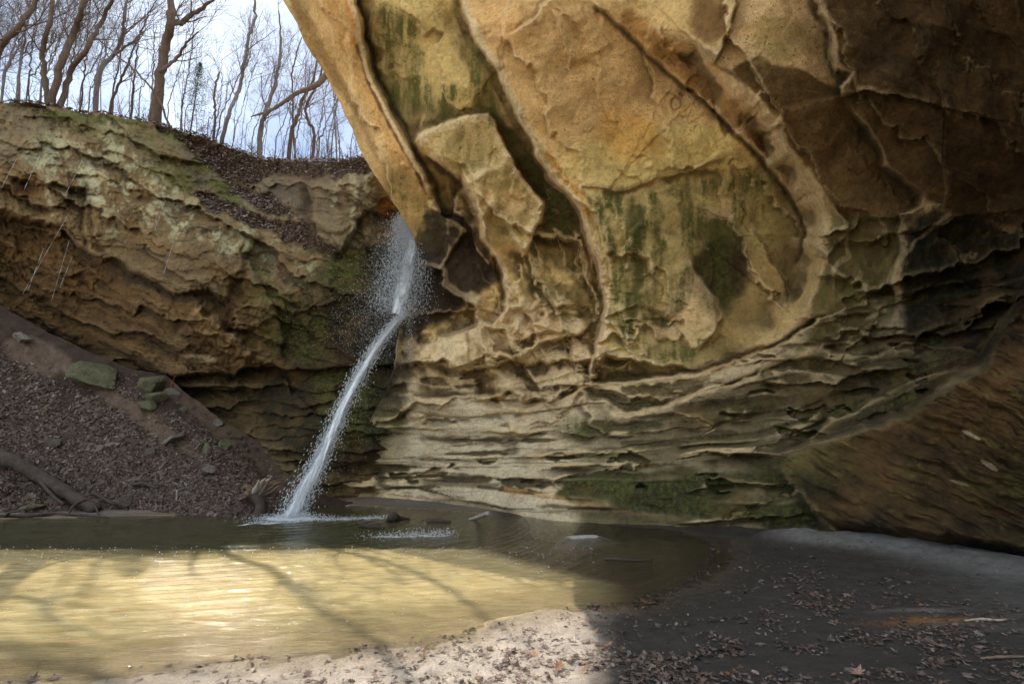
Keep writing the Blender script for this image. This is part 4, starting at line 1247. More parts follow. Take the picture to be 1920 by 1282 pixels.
def m_water():
    t = NT('murky_water')
    pos = t.n('NewGeometry').outputs['Position']
    mk = t.n('SeparateColor'); t.l(t.n('Attribute', attribute_name='Msk').outputs['Color'], mk.inputs['Color'])
    op, fo, dep_shade = mk.outputs
    mp = t.n('Mapping'); mp.inputs['Scale'].default_value = (1.0, 3.6, 1.0); mp.inputs['Rotation'].default_value = (0, 0, -0.16)
    t.l(pos, mp.inputs['Vector'])
    n1 = t.noise(mp.outputs[0], 2.6, 5, 0.6, 0.6); n2 = t.noise(mp.outputs[0], 9, 4, 0.6, 0.5); n3 = t.noise(pos, 1.0, 4, 0.5)
    deep_shade = t.mix(t.mapr(t.math('ADD', t.math('MULTIPLY', n1, 0.6), t.math('MULTIPLY', n3, 0.4)), 0.35, 0.65), (0.04, 0.039, 0.019), (0.08, 0.075, 0.036))  # dark of deeper water, also painting the far shadow on the pool
    shal = t.mix(t.mapr(n1, 0.35, 0.65), (0.44, 0.33, 0.14), (0.64, 0.515, 0.265))
    c = t.mix(dep_shade, shal, deep_shade)
    nrm = t.bump(t.math('ADD', t.math('MULTIPLY', n1, 1.0), t.math('MULTIPLY', n2, 0.5)), 0.35, 0.06)
    b = t.bsdf(c, 0.06, nrm, 0.5)
    b.inputs['IOR'].default_value = 1.33
    tr = t.n('BsdfTransparent'); gl = t.n('BsdfGlossy'); gl.inputs['Roughness'].default_value = 0.05; t.l(nrm, gl.inputs['Normal'])
    fr = t.n('Fresnel'); fr.inputs['IOR'].default_value = 1.33; t.l(nrm, fr.inputs['Normal'])
    clear = t.n('MixShader'); t.l(fr.outputs[0], clear.inputs[0]); t.l(tr.outputs[0], clear.inputs[1]); t.l(gl.outputs[0], clear.inputs[2])
    m1 = t.n('MixShader'); t.l(op, m1.inputs[0]); t.l(clear.outputs[0], m1.inputs[1]); t.l(b.outputs[0], m1.inputs[2])
    fb = t.bsdf((0.75, 0.80, 0.86), 0.6, None, 0.3)
    ff = t.mapr(t.math('ADD', fo, t.mapr(t.noise(pos, 24, 4, 0.75), 0.3, 0.7, -0.35, 0.35)), 0.35, 0.85, 0, 0.9)
    ff = t.math('MULTIPLY', ff, t.mapr(fo, 0.03, 0.15))
    m2 = t.n('MixShader'); t.l(ff, m2.inputs[0]); t.l(m1.outputs[0], m2.inputs[1]); t.l(fb.outputs[0], m2.inputs[2])
    return t.finish(m2.outputs[0])


M['water'] = m_water()
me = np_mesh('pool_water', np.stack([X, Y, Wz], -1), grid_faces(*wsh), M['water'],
             {'Msk': np.stack([0.02 + 0.95 * opac, foam, np.maximum(sstep(0.42, 0.60, depth), sstep(9.2, 10.0, Y))], -1)})  # third channel sets the dark shadow colour at the far side
tag(link('pool_water', me), 'murky green brown plunge pool', 'water', kind='structure')

# ================================================================== boulders
def m_stone(name, a, b, mossy):
    t = NT(name)
    tc = t.n('NewGeometry').outputs['Position']
    n1 = t.noise(tc, 3.5, 6, 0.65); n2 = t.noise(tc, 22, 5, 0.7)
    c = t.mix(t.mapr(n1, 0.3, 0.7), a, b)
    vm = t.n('VectorMath', operation='SCALE'); t.l(c, vm.inputs[0]); t.l(t.mapr(n2, 0.25, 0.75, 0.35, 1.65), vm.inputs['Scale'])
    g = t.math('ADD', t.mapr(n1, 0.35, 0.65, -0.3, 0.3), t.mapr(n2, 0.3, 0.7, -0.3, 0.3))
    nz = t.n('SeparateXYZ'); t.l(t.n('NewGeometry').outputs['Normal'], nz.inputs[0])
    g = t.mapr(t.math('ADD', t.math('ADD', g, mossy), t.math('MULTIPLY', nz.outputs[2], 0.3)), 0.35, 0.75, 0, 0.85, True)
    c = t.mix(g, vm.outputs[0], (0.10, 0.115, 0.05))
    return t.finish(t.bsdf(c, 0.9, t.bump(t.math('ADD', n1, n2), 1.0, 0.09), 0.2).outputs[0])


M['stone_green'] = m_stone('mossy_stone', (0.085, 0.085, 0.045), (0.20, 0.19, 0.115), 0.14)
M['stone_grey'] = m_stone('grey_stone', (0.13, 0.11, 0.095), (0.27, 0.235, 0.20), 0.0)
M['stone_dark'] = m_stone('dark_stone', (0.07, 0.055, 0.045), (0.14, 0.11, 0.09), 0.2)
import bmesh


def boulder(name, loc, size, mat, seed, planes=13, rot=0.0):
    bm = bmesh.new()
    bmesh.ops.create_icosphere(bm, subdivisions=4, radius=1.0)
    r = np.random.default_rng(seed)
    Vv = np.array([v.co[:] for v in bm.verts])
    for k in range(planes):
        n = r.normal(size=3); n /= np.linalg.norm(n)
        d = r.uniform(0.42, 0.75)
        s = Vv @ n - d
        Vv -= np.maximum(s, 0)[:, None] * n[None, :] * 0.97
    Vv += 0.05 * fbm(Vv[:, 0] * 2.2 + seed, Vv[:, 1] * 2.2, Vv[:, 2] * 2.2, s=seed, o=4)[:, None] * Vv
    Vv += 0.02 * fbm(Vv[:, 0] * 9 + seed, Vv[:, 1] * 9, Vv[:, 2] * 9, s=seed + 3, o=3)[:, None] * Vv
    rgd = 1 - np.abs(fbm(Vv[:, 0] * 1.5 + seed, Vv[:, 1] * 1.5, Vv[:, 2] * 2.6, s=seed + 7, o=3))
    Vv -= 0.10 * sstep(.88, 1, rgd)[:, None] * Vv
    Vv *= np.array(size)[None, :]
    c, s = math.cos(rot), math.sin(rot)
    Vv = np.stack([Vv[:, 0] * c - Vv[:, 2] * s, Vv[:, 1], Vv[:, 0] * s + Vv[:, 2] * c], -1)
    for v, p in zip(bm.verts, Vv): v.co = p
    me = bpy.data.meshes.new(name); bm.to_mesh(me); bm.free()
    me.polygons.foreach_set('use_smooth', np.ones(len(me.polygons), bool))
    me.set_sharp_from_angle(angle=math.radians(38))
    me.materials.append(mat)
    o = bpy.data.objects.new(name, me); COL.objects.link(o); o.location = loc
    return o


def t_of(p):
    return CP * p[1] + SP * (p[2] - CAM_Z)


BOULD = [  # x, y of the middle, width, height in the photo, stone, seed, label
    (186, 706, 92, 62, 'stone_green', 3, 0.1, 'largest boulder, angular and green with algae, halfway up the leafy bank'),
    (282, 724, 64, 42, 'stone_green', 5, 0.1, 'slab shaped greenish boulder on top of the small rock pile right of the largest boulder'),
    (292, 748, 46, 30, 'stone_green', 8, -0.2, 'mossy rock squeezed under the slab in the rock pile on the bank'),
    (272, 762, 36, 26, 'stone_green', 9, 0.0, 'lowest rock of the small pile on the bank, pale green'),
    (322, 742, 34, 26, 'stone_grey', 12, 0.3, 'grey rock at the right end of the rock pile on the bank'),
    (43, 632, 40, 22, 'stone_grey', 13, 0.1, 'pale flat rock alone near the top left of the bank'),
    (423, 838, 24, 32, 'stone_green', 14, 0.2, 'upright pale green stone low on the bank above the root stump'),
    (388, 842, 24, 24, 'stone_green', 15, 0.0, 'rounded olive stone just left of the upright pale stone'),
    (398, 880, 44, 22, 'stone_grey', 16, 0.2, 'flat grey stone lying in leaves below the upright stone'),
    (412, 794, 24, 18, 'stone_grey', 17, -0.3, 'small brown grey stone on the bare soil strip beside the cliff'),
    (326, 822, 54, 24, 'stone_grey', 18, -0.6, 'long pale stone half buried in the middle of the bank'),
    (97, 832, 36, 24, 'stone_dark', 19, 0.0, 'dark stone in leaves on the left of the bank'),
    (230, 944, 34, 30, 'stone_dark', 21, 0.1, 'dark mossy stone at the waterline of the bank'),
    (284, 850, 22, 26, 'stone_dark', 22, 0.2, 'small dark stone in the leaves below the rock pile'),
    (345, 770, 20, 16, 'stone_dark', 23, 0.2, 'little dark stone on the bare soil right of the rock pile'),
    (62, 948, 40, 12, 'stone_green', 24, 0.0, 'low mossy stone at the waterline beside the fallen log'),
]
for (x, y, w, h, mt, sd, ro, lab) in BOULD:
    p = bank_point(x, y)
    t = t_of(p) - 0.12
    hw, hh = w / F * t * 0.56, h / F * t * 0.58
    loc = A1(x, y, t)
    o = boulder('boulder' if w > 30 else 'stone', loc, (hw, max(hw, hh) * 0.8, hh), M[mt], sd, rot=-ro)
    tag(o, lab, 'rock', 'rocks on the leafy bank')

# small stones sticking out of the bare soil strip beside the cliff
rs_ = np.random.default_rng(5)
for k, (x, y) in enumerate([(428, 812), (436, 822), (447, 820), (455, 832), (470, 832), (478, 842), (500, 845), (486, 858), (514, 858), (462, 846), (440, 838), (524, 872)]):
    p = bank_point(x, y)
    o = boulder('pebble', p, tuple(np.array([0.11, 0.10, 0.085]) * rs_.uniform(0.7, 1.25)), M['stone_dark'], 40 + k, planes=6)
    tag(o, 'fist sized dark stone sticking out of the bare soil strip below the cliff', 'stone', 'small stones in the bare soil strip')


# ================================================================== dead wood
def m_wood(name, a, b, rough=0.85):
    t = NT(name)
    pos = t.n('NewGeometry').outputs['Position']
    n1 = t.noise(pos, 6, 5, 0.65); n2 = t.noise(pos, 40, 5, 0.7)
    c = t.mix(t.mapr(t.math('ADD', t.math('MULTIPLY', n1, 0.5), t.math('MULTIPLY', n2, 0.5)), 0.33, 0.67), a, b)
    return t.finish(t.bsdf(c, rough, t.bump(n2, 0.9, 0.02), 0.25).outputs[0])


M['log'] = m_wood('dark_log', (0.025, 0.019, 0.015), (0.10, 0.075, 0.058))
M['pale_wood'] = m_wood('weathered_wood', (0.22, 0.18, 0.15), (0.50, 0.43, 0.36))
M['brown_wood'] = m_wood('brown_dead_wood', (0.10, 0.068, 0.045), (0.27, 0.19, 0.135))
M['red_wood'] = m_wood('reddish_wood', (0.20, 0.035, 0.02), (0.34, 0.07, 0.04))


def smooth_path(P, n=8):
    P = np.asarray(P, float)
    k = len(P)
    Q = np.r_[[2 * P[0] - P[1]], P, [2 * P[-1] - P[-2]]]
    out = []
    for i in range(k - 1):
        a, b, c, d = Q[i], Q[i + 1], Q[i + 2], Q[i + 3]
        for u in np.linspace(0, 1, n, endpoint=False):
            out.append(0.5 * ((2 * b) + (-a + c) * u + (2 * a - 5 * b + 4 * c - d) * u * u + (-a + 3 * b - 3 * c + d) * u ** 3))
    out.append(P[-1])
    return np.array(out)


def taper(r, n):
    r = np.asarray(r, float)
    return np.interp(np.linspace(0, 1, n), np.linspace(0, 1, len(r)), r)


def wood(name, P, R, mat, label, cat, group=None, sides=9, wob=0.08, twigs=()):
    mb = MB()
    S = smooth_path(P, 8)
    mb.tube(S, taper(R, len(S)) * (1 + 0.1 * np.sin(np.arange(len(S)) * 1.7)), sides, wob)
    for tp, trr in twigs:
        s = smooth_path(tp, 6); mb.tube(s, taper(trr, len(s)), 6, 0.08)
    c = np.array(P[0], float)
    me = mb.mesh(name, mat)
    v = np.zeros(len(me.vertices) * 3, np.float32); me.vertices.foreach_get('co', v)
    v = v.reshape(-1, 3) - c.astype(np.float32); me.vertices.foreach_set('co', v.ravel()); me.update()
    o = bpy.data.objects.new(name, me); COL.objects.link(o); o.location = c
    return tag(o, label, cat, group)


def bp(x, y, up=0.06):
    p = bank_point(x, y)
    return np.array(at(x, y, t_of(p) - up))


wood('fallen_log', [bp(-40, 838, .25), bp(20, 862, .25), bp(70, 890, .25), bp(125, 924, .28), bp(182, 957, .3)], [.17, .18, .17, .16, .14], M['log'],
     'dark fallen log slanting down the bank to the waterline at far left', 'log',
     twigs=[([bp(60, 885, .25), bp(100, 930, .4), bp(120, 945, .4)], [.05, .03])])
g = lambda x, y, z=0.02: np.array(on_ground(x, y, z))
wood('driftwood_branch', [g(-60, 975, .03), g(10, 967, .05), g(60, 966, .07), g(110, 963, .05), g(170, 966, .07), g(205, 970, .02)], [.055, .045, .045, .038, .035, .02], M['log'],
     'long crooked branch lying along the left waterline', 'branch', twigs=[([g(10, 967, .05), g(20, 960, .2), g(38, 957, .25)], [.04, .02])])
wood('driftwood_branch', [g(126, 966, .03), bp(138, 948, .35), bp(150, 940, .4), bp(166, 936, .4), bp(178, 948, .35), g(186, 966, .02)], [.03, .034, .03, .03, .025, .02], M['log'],
     'arched branch hooped over the foot of the fallen log', 'branch')
wood('driftwood_branch', [bp(178, 925, .1), bp(205, 940, .1), bp(240, 955, .1)], [.05, .05, .03], M['log'], 'short black branch lying in leaves right of the fallen log', 'branch')
wood('driftwood_branch', [bp(248, 908, .1), bp(270, 906, .12), bp(295, 915, .1)], [.05, .07, .03], M['log'], 'black piece of dead wood among leaves mid bank', 'branch')
wood('stub', [bp(331, 938, .05), bp(332, 918, .25)], [.022, .03], M['pale_wood'], 'small pale splintered stick standing in the leaves by the water', 'stick')
wood('stick', [bp(320, 727, .05), bp(324, 716, .15), bp(328, 705, .25)], [.03, .025, .018], M['red_wood'], 'short reddish stick standing beside the rock pile', 'stick')
# stump with a fan of roots
sc = g(480, 968, 0.0)
st = empty('root_stump', tuple(sc), 'uprooted dark stump with a fan of pale torn roots at the pool edge', 'stump')
mb = MB()
tr = smooth_path([g(482, 972, -.05), at(490, 950, 13.1), at(482, 932, 13.2), at(478, 922, 13.3)], 6)
mb.tube(tr, taper([.15, .14, .15, .2], len(tr)), 12, 0.05)
link('trunk', mb.mesh('trunk', M['log']), st)
rs_ = np.random.default_rng(3)
for (x, y, dt) in [(448, 936, .2), (452, 918, .1), (462, 906, -.1), (474, 904, -.2), (486, 899, -.25), (498, 896, -.2), (508, 896, -.1), (518, 901, 0), (524, 910, .1), (520, 919, .2), (505, 924, .3), (456, 926, .0), (468, 912, .1), (492, 906, .1), (503, 902, -.3), (512, 912, -.1), (527, 903, .2)]:
    mb = MB()
    a = np.array(at(480 + rs_.uniform(-8, 8), 925 + rs_.uniform(-5, 5), 13.25)); b = np.array(at(x, y, 13.2 + dt))
    mid = a * .45 + b * .55 + rs_.normal(0, .04, 3)
    s = smooth_path([a, mid, b], 6)
    mb.tube(s, taper([.10, .065, .012], len(s)), 7, 0.12)
    link('root', mb.mesh('root', M['pale_wood' if y < 900 else 'brown_wood']), st)
# pieces floating in the pool
wood('floating_stick', [g(672, 984, .08), g(690, 986, .05), g(722, 989, .01)], [.055, .05, .025], M['log'], 'black stick floating in the pool right of the falls with its left end raised', 'stick', 'dead wood in the pool')
wood('floating_wood', [g(730, 971, .04), g(738, 968, .12), g(748, 971, .05), g(768, 972, .01)], [.07, .11, .06, .02], M['log'], 'black lump of wood in the pool behind the floating stick', 'driftwood', 'dead wood in the pool')
wood('floating_wood', [g(800, 977, .02), g(820, 976, .03), g(845, 978, .01)], [.04, .055, .03], M['log'], 'flat dark piece of wood just breaking the pool surface in shade', 'driftwood', 'dead wood in the pool')
wood('floating_stick', [g(880, 973, .0), g(893, 970, .06), g(905, 966, .20), g(915, 962, .30)], [.03, .045, .055, .05], M['pale_wood'], 'pale broken stick poking out of the pool near the rock wall', 'stick', 'dead wood in the pool')
wood('floating_stick', [g(1132, 1047, .02), g(1160, 1048, .03), g(1190, 1050, .02), g(1222, 1049, .01)], [.022, .025, .022, .015], M['log'], 'thin dark stick in the shallows below the pale sand bar', 'stick', 'dead wood in the pool')
gg = lambda x, y, h: np.array(on_ground(x, y, float(ground_z(*on_ground(x, y, .14)[:2])) + h))
wood('stick', [gg(1808, 1163, .012), gg(1840, 1160, .02), gg(1868, 1162, .018), gg(1888, 1160, .012)], [.008, .012, .011, .006], M['pale_wood'], 'pale bleached stick on the shaded sand at right', 'stick')
wood('stick', [gg(1838, 1234, .012), gg(1870, 1231, .02), gg(1925, 1230, .015)], [.008, .011, .007], M['brown_wood'], 'dark thin stick on the shaded sand near the right edge', 'stick')
wood('stick', [gg(1075, 1010, .03), gg(1100, 1004, .04), gg(1120, 1008, .03)], [.012, .014, .008], M['log'], 'black twig lying on the pale sand bar', 'stick')

# ================================================================== leaves
def m_leaf(name):
    t = NT(name)
    ca = t.n('Attribute', attribute_name='Col').outputs['Color']
    pos = t.n('NewGeometry').outputs['Position']
    vm = t.n('VectorMath', operation='SCALE'); t.l(ca, vm.inputs[0]); t.l(t.mapr(t.noise(pos, 60, 3, 0.6), 0.3, 0.7, 0.75, 1.25), vm.inputs['Scale'])
    b = t.bsdf(vm.outputs[0], 0.75, None, 0.3)
    tr = t.n('BsdfTranslucent'); t.l(vm.outputs[0], tr.inputs['Color'])
    m = t.n('MixShader'); m.inputs[0].default_value = 0.2
    t.l(b.outputs[0], m.inputs[1]); t.l(tr.outputs[0], m.inputs[2])
    return t.finish(m.outputs[0])


M['leaf'] = m_leaf('dry_leaf')
OAK = np.array([(0, -1), (.18, -.62), (.52, -.52), (.24, -.28), (.66, -.02), (.30, .12), (.62, .5), (.24, .52), (.10, 1.0), (-.22, .56), (-.60, .46), (-.28, .16), (-.64, -.06), (-.26, -.24), (-.50, -.55), (-.16, -.60)])
SIMPLE = np.array([(0, -1), (.42, -.3), (.40, .4), (0, 1), (-.42, .35), (-.40, -.35)])


def leaves(P, N, size, cols, outline, r, curl=0.5):
    """P positions, N surface normals; one fan of faces per leaf"""
    n = len(P); k = len(outline)
    th = r.uniform(0, 2 * np.pi, n); c, s = np.cos(th), np.sin(th)
    ox = outline[None, :, 0] * r.uniform(.75, 1.2, (n, 1)) ; oy = outline[None, :, 1] * np.ones((n, 1))
    cu = r.normal(0, curl, (n, 1)); cv = r.normal(0, curl, (n, 1)); 
    oz = cu * ox ** 2 + cv * oy ** 2 * 0.6 + 0.25 * r.normal(0, curl, (n, 1)) * ox * oy
    ox = np.c_[ox, np.zeros(n)]; oy = np.c_[oy, np.zeros(n)]; oz = np.c_[oz, np.zeros(n)]
    lx = ox * c[:, None] - oy * s[:, None]; ly = ox * s[:, None] + oy * c[:, None]
    Nn = N + r.normal(0, .28, N.shape); Nn /= np.linalg.norm(Nn, axis=1, keepdims=True)
    A = np.cross(Nn, np.array([0.2, 1.0, 0.1])); A /= np.linalg.norm(A, axis=1, keepdims=True) + 1e-9
    B = np.cross(Nn, A)
    sz = size[:, None, None]
    V = P[:, None, :] + sz * (lx[..., None] * A[:, None, :] + ly[..., None] * B[:, None, :] + oz[..., None] * Nn[:, None, :])
    base = (np.arange(n) * (k + 1))[:, None]
    i = np.arange(k)
    T = np.stack([base + k, base + i[None, :], base + ((i + 1) % k)[None, :]], -1) if False else np.stack(np.broadcast_arrays(base + k, base + i[None, :], base + ((i + 1) % k)[None, :]), -1)
    C = np.repeat(cols, k + 1, 0)
    return V.reshape(-1, 3), T.reshape(-1, 3), C


def grid_normals(G):
    a = np.gradient(G, axis=0); b = np.gradient(G, axis=1)
    n = np.cross(b, a); n /= np.linalg.norm(n, axis=-1, keepdims=True) + 1e-9
    return np.where(n[..., 2:3] < 0, -n, n)


PAL = np.array([(.17, .115, .092), (.12, .08, .063), (.24, .18, .15), (.34, .27, .235), (.09, .06, .047), (.19, .125, .085)])
r = np.random.default_rng(21)
BN = grid_normals(BKg)
n = 30000
fi = r.uniform(0, BKg.shape[0] - 1.01, n * 3); fj = r.uniform(38, BKg.shape[1] - 1.01, n * 3)
i0, j0 = fi.astype(int), fj.astype(int)
xx = BKx[j0]; 
vq = fi / (BKg.shape[0] - 1); yy = BKty[j0] + vq * (BKby[j0] - BKty[j0])
den = (1 - 0.93 * BKgul[i0, j0]) * sstep(0.0, 0.22, vq - 0.04 + 0.10 * fbm(xx / 50, yy / 40, s=500)) * sstep(-0.75, 0.1, fbm(xx / 60, yy / 45, s=501, o=3) + 0.9 * sstep(760, 860, yy)) * sstep(560, 470, xx)
den *= 0.35 + 0.65 * np.clip((yy - 560) / 300, 0, 1)
kp = np.where(r.uniform(0, 1, n * 3) < den)[0][:n]
P = BKg[i0[kp], j0[kp]] + (BKg[i0[kp] + 1, j0[kp]] - BKg[i0[kp], j0[kp]]) * (fi - i0)[kp][:, None] + (BKg[i0[kp], j0[kp] + 1] - BKg[i0[kp], j0[kp]]) * (fj - j0)[kp][:, None]
Nn = BN[i0[kp], j0[kp]]
P = P + Nn * r.uniform(.005, .05, (len(P), 1))
cl = .68 * PAL[r.choice(6, len(P), p=[.28, .24, .2, .1, .08, .1])] * r.uniform(.75, 1.2, (len(P), 1))
V, Tt, Cc = leaves(P, Nn, np.exp(r.normal(-3.0, .38, len(P))), cl, SIMPLE, r, .6)
me = np_mesh('bank_leaf_litter', V, Tt, M['leaf'], {'Col': Cc}, smooth=False)
tag(link('leaf_litter', me), 'carpet of brown fallen leaves covering the steep bank', 'leaves', kind='stuff')

# leaves on the shelves and the edge of the far cliff
CG = CLV.reshape(shp[0], shp[1], 3) if False else CLV.reshape(380, -1, 3)
CN = grid_normals(CG)
lf = leaf.reshape(380, -1)
ii, jj = np.where(lf > 0.45)
q = r.choice(len(ii), 6500)
P = CG[ii[q], jj[q]] + r.normal(0, .05, (len(q), 3)) + [0, -.08, .04]
Nn = CN[ii[q], jj[q]] * .5 + np.array([0, -.5, .8])
cl = PAL[r.choice(6, len(P))] * r.uniform(.7, 1.25, (len(P), 1))
V1, T1, C1 = leaves(P, Nn, r.uniform(.045, .095, len(P)), cl, SIMPLE, r, .6)
q = r.choice(np.arange(40, len(top)), 2600); d = r.uniform(-.05, 1.2, len(q)) ** 2
P = plateau(top[q], 0) + np.stack([-.18 * d, .98 * d, .18 * d + .03 + r.uniform(0, .12, len(q))], -1)
V2, T2, C2 = leaves(P, np.tile([0, -.4, .9], (len(q), 1)), r.uniform(.05, .10, len(q)), PAL[r.choice(6, len(P))], SIMPLE, r, .7)
me = np_mesh('shelf_leaf_litter', np.r_[V1, V2], np.r_[T1, T2 + len(V1)], M['leaf'], {'Col': np.r_[C1, C2]}, smooth=False)
tag(link('leaf_litter', me), 'fallen leaves caught on the sloping shelves and edge of the far cliff', 'leaves', kind='stuff')

# oak leaves on the sand
n = 110000
px = r.uniform(-40, 1960, n); py = 985 + (1330 - 985) * r.uniform(0, 1, n) ** 0.8
Q = on_ground(px, py, 0.10)
zz = ground_z(Q[:, 0], Q[:, 1])
sd = poly_sd(Q[:, 0], Q[:, 1], SH)
nz_ = fbm(px / 110, py / 40, s=510, o=4); nf = fbm(px / 30, py / 12, s=511, o=3)
den = np.zeros(n)
den = np.maximum(den, 0.9 * np.exp(-((px - 1330) / 240) ** 2 - ((py - 1240) / 45) ** 2))
den = np.maximum(den, 0.8 * np.exp(-((px - 1540) / 150) ** 2 - ((py - 1130) / 60) ** 2))
den = np.maximum(den, 0.5 * np.exp(-((px - 1700) / 200) ** 2 - ((py - 1220) / 60) ** 2))
den = np.maximum(den, 0.55 * np.exp(-((px - 930) / 130) ** 2 - ((py - 1240) / 40) ** 2))
den = np.maximum(den, 0.14)
den *= sstep(-0.35, 0.5, nz_ + 0.6 * nf)
den = np.maximum(den, 0.75 * np.exp(-((sd + 0.10) / 0.10) ** 2) * (px > 1050) * sstep(-.3, .3, nf))
den = np.maximum(den, 0.22 * np.exp(-((sd + 0.08) / 0.10) ** 2) * sstep(-.1, .4, nf))
den *= (sd < 0.03)
t_ = CP * Q[:, 1] + SP * (Q[:, 2] - CAM_Z)
den *= np.clip(t_ / 7, 0.2, 1.3) 
kp = np.where(r.uniform(0, 1, n) < den * np.where(px > 1100, 2.2, 1.0))[0]
P = np.stack([Q[kp, 0], Q[kp, 1], zz[kp] + r.uniform(.006, .02, len(kp))], -1)
PAL2 = np.array([(.25, .19, .16), (.17, .12, .095), (.38, .31, .27), (.30, .17, .10), (.10, .065, .05), (.21, .15, .125)])
cl = PAL2[r.choice(6, len(P), p=[.3, .2, .16, .08, .1, .16])] * r.uniform(.75, 1.2, (len(P), 1))
wetl = np.exp(-((sd[kp] + 0.05) / 0.12) ** 2)
cl = cl * (1 - 0.55 * wetl[:, None]) * np.where(P[:, 0] > .8, .62, 1)[:, None]  # shore leaves wet; those past the shadow edge darkened as painted shade
V, Tt, Cc = leaves(P, np.tile([0, 0, 1.0], (len(P), 1)), np.exp(r.normal(-4.0, .5, len(P))) * np.where(P[:, 0] > .9, .82, 1), cl, OAK, r, .3)
print('sand leaves', len(P))
me = np_mesh('sand_leaf_litter', V, Tt, M['leaf'], {'Col': Cc}, smooth=False)
tag(link('leaf_litter', me), 'scattered grey brown oak leaves and scraps lying on the sand', 'leaves', kind='stuff')


def one_leaf(px, py, size, col, label, rot=0.3):
    p = gg(px, py, .02)
    rr_ = np.random.default_rng(int(px))
    V, Tt, Cc = leaves(np.zeros((1, 3)), np.array([[0.05, -.15, 1.0]]), np.array([size]), np.array([col]), OAK, rr_, .3)
    me = np_mesh('fallen_leaf', V, Tt, M['leaf'], {'Col': Cc}, smooth=False)
    o = bpy.data.objects.new('fallen_leaf', me); COL.objects.link(o); o.location = p
    tag(o, label, 'leaf')


one_leaf(1608, 1260, .075, (.34, .21, .145), 'large warm brown oak leaf lying on the shaded sand at bottom right')
one_leaf(1040, 1200, .045, (.06, .035, .025), 'dark curled leaf standing on the sunlit sand near the shadow edge')
one_leaf(1416, 1259, .04, (.36, .28, .24), 'small pale leaf lying in the shaded litter left of the large brown leaf')
one_leaf(778, 1079, .05, (.45, .27, .12), 'lone orange brown leaf floating on the sunlit pool')

# ================================================================== the waterfall
def m_fall(name, op=0.75, col=(0.80, 0.87, 0.96)):
    t = NT(name)
    d = t.n('BsdfDiffuse'); d.inputs['Color'].default_value = (*col, 1)
    tr = t.n('BsdfTranslucent'); tr.inputs['Color'].default_value = (*col, 1)
    g = t.n('BsdfGlossy'); g.inputs['Roughness'].default_value = 0.12
    m1 = t.n('MixShader'); m1.inputs[0].default_value = 0.5; t.l(d.outputs[0], m1.inputs[1]); t.l(tr.outputs[0], m1.inputs[2])
    m2 = t.n('MixShader'); m2.inputs[0].default_value = 0.22; t.l(m1.outputs[0], m2.inputs[1]); t.l(g.outputs[0], m2.inputs[2])
    tp = t.n('BsdfTransparent')
    m3 = t.n('MixShader'); m3.inputs[0].default_value = op; t.l(tp.outputs[0], m3.inputs[1]); t.l(m2.outputs[0], m3.inputs[2])
    return t.finish(m3.outputs[0])


M['fall'] = m_fall('falling_water', 0.95, (.90, .95, 1.0))
M['veil'] = m_fall('thin_water', 0.42, (.90, .95, 1.0))
OCT = np.array([(1, 0, 0), (-1, 0, 0), (0, 1, 0), (0, -1, 0), (0, 0, 1), (0, 0, -1)], float)
OCF = np.array([(0, 2, 4), (2, 1, 4), (1, 3, 4), (3, 0, 4), (2, 0, 5), (1, 2, 5), (3, 1, 5), (0, 3, 5)])


def drops(P, D, rad, stretch):
    """small water drops, drawn out along D"""
    n = len(P)
    D = D / (np.linalg.norm(D, axis=1, keepdims=True) + 1e-9)
    A = np.cross(D, [0.3, 0.5, 0.81]); A /= np.linalg.norm(A, axis=1, keepdims=True) + 1e-9
    B = np.cross(D, A)
    L = (rad * stretch)[:, None, None]; rr_ = rad[:, None, None]
    V = P[:, None, :] + OCT[None, :, 0:1] * rr_ * A[:, None, :] + OCT[None, :, 1:2] * rr_ * B[:, None, :] + OCT[None, :, 2:3] * L * D[:, None, :]
    Tt = OCF[None] + (np.arange(n) * 6)[:, None, None]
    return V.reshape(-1, 3), Tt.reshape(-1, 3)


r = np.random.default_rng(77)
fx = empty('waterfall', tuple(on_ground(545, 972)), 'white jet of water shooting off the rock and falling slantwise into the pool', 'waterfall')
JET = np.array([(759, 588, 15.25, 3), (742, 603, 15.1, 6), (718, 632, 14.85, 9), (694, 668, 14.6, 11), (670, 708, 14.3, 12), (648, 752, 14.0, 13), (628, 797, 13.7, 14), (608, 842, 13.4, 15), (588, 886, 13.1, 17), (566, 928, 12.85, 20), (545, 972, 12.58, 24)], float)


def path(u, J):
    k = np.linspace(0, 1, len(J))
    return np.stack([np.interp(u, k, J[:, c]) for c in range(J.shape[1])], -1)


def along(u, off, J, dt=0.0):
    q = path(u, J)
    du = path(np.minimum(u + .01, 1), J) - path(np.maximum(u - .01, 0), J)
    nn_ = np.stack([-du[:, 1], du[:, 0]], -1); nn_ /= np.linalg.norm(nn_, axis=1, keepdims=True) + 1e-9
    return at(q[:, 0] + nn_[:, 0] * off * q[:, 3], q[:, 1] + nn_[:, 1] * off * q[:, 3], q[:, 2] + dt)


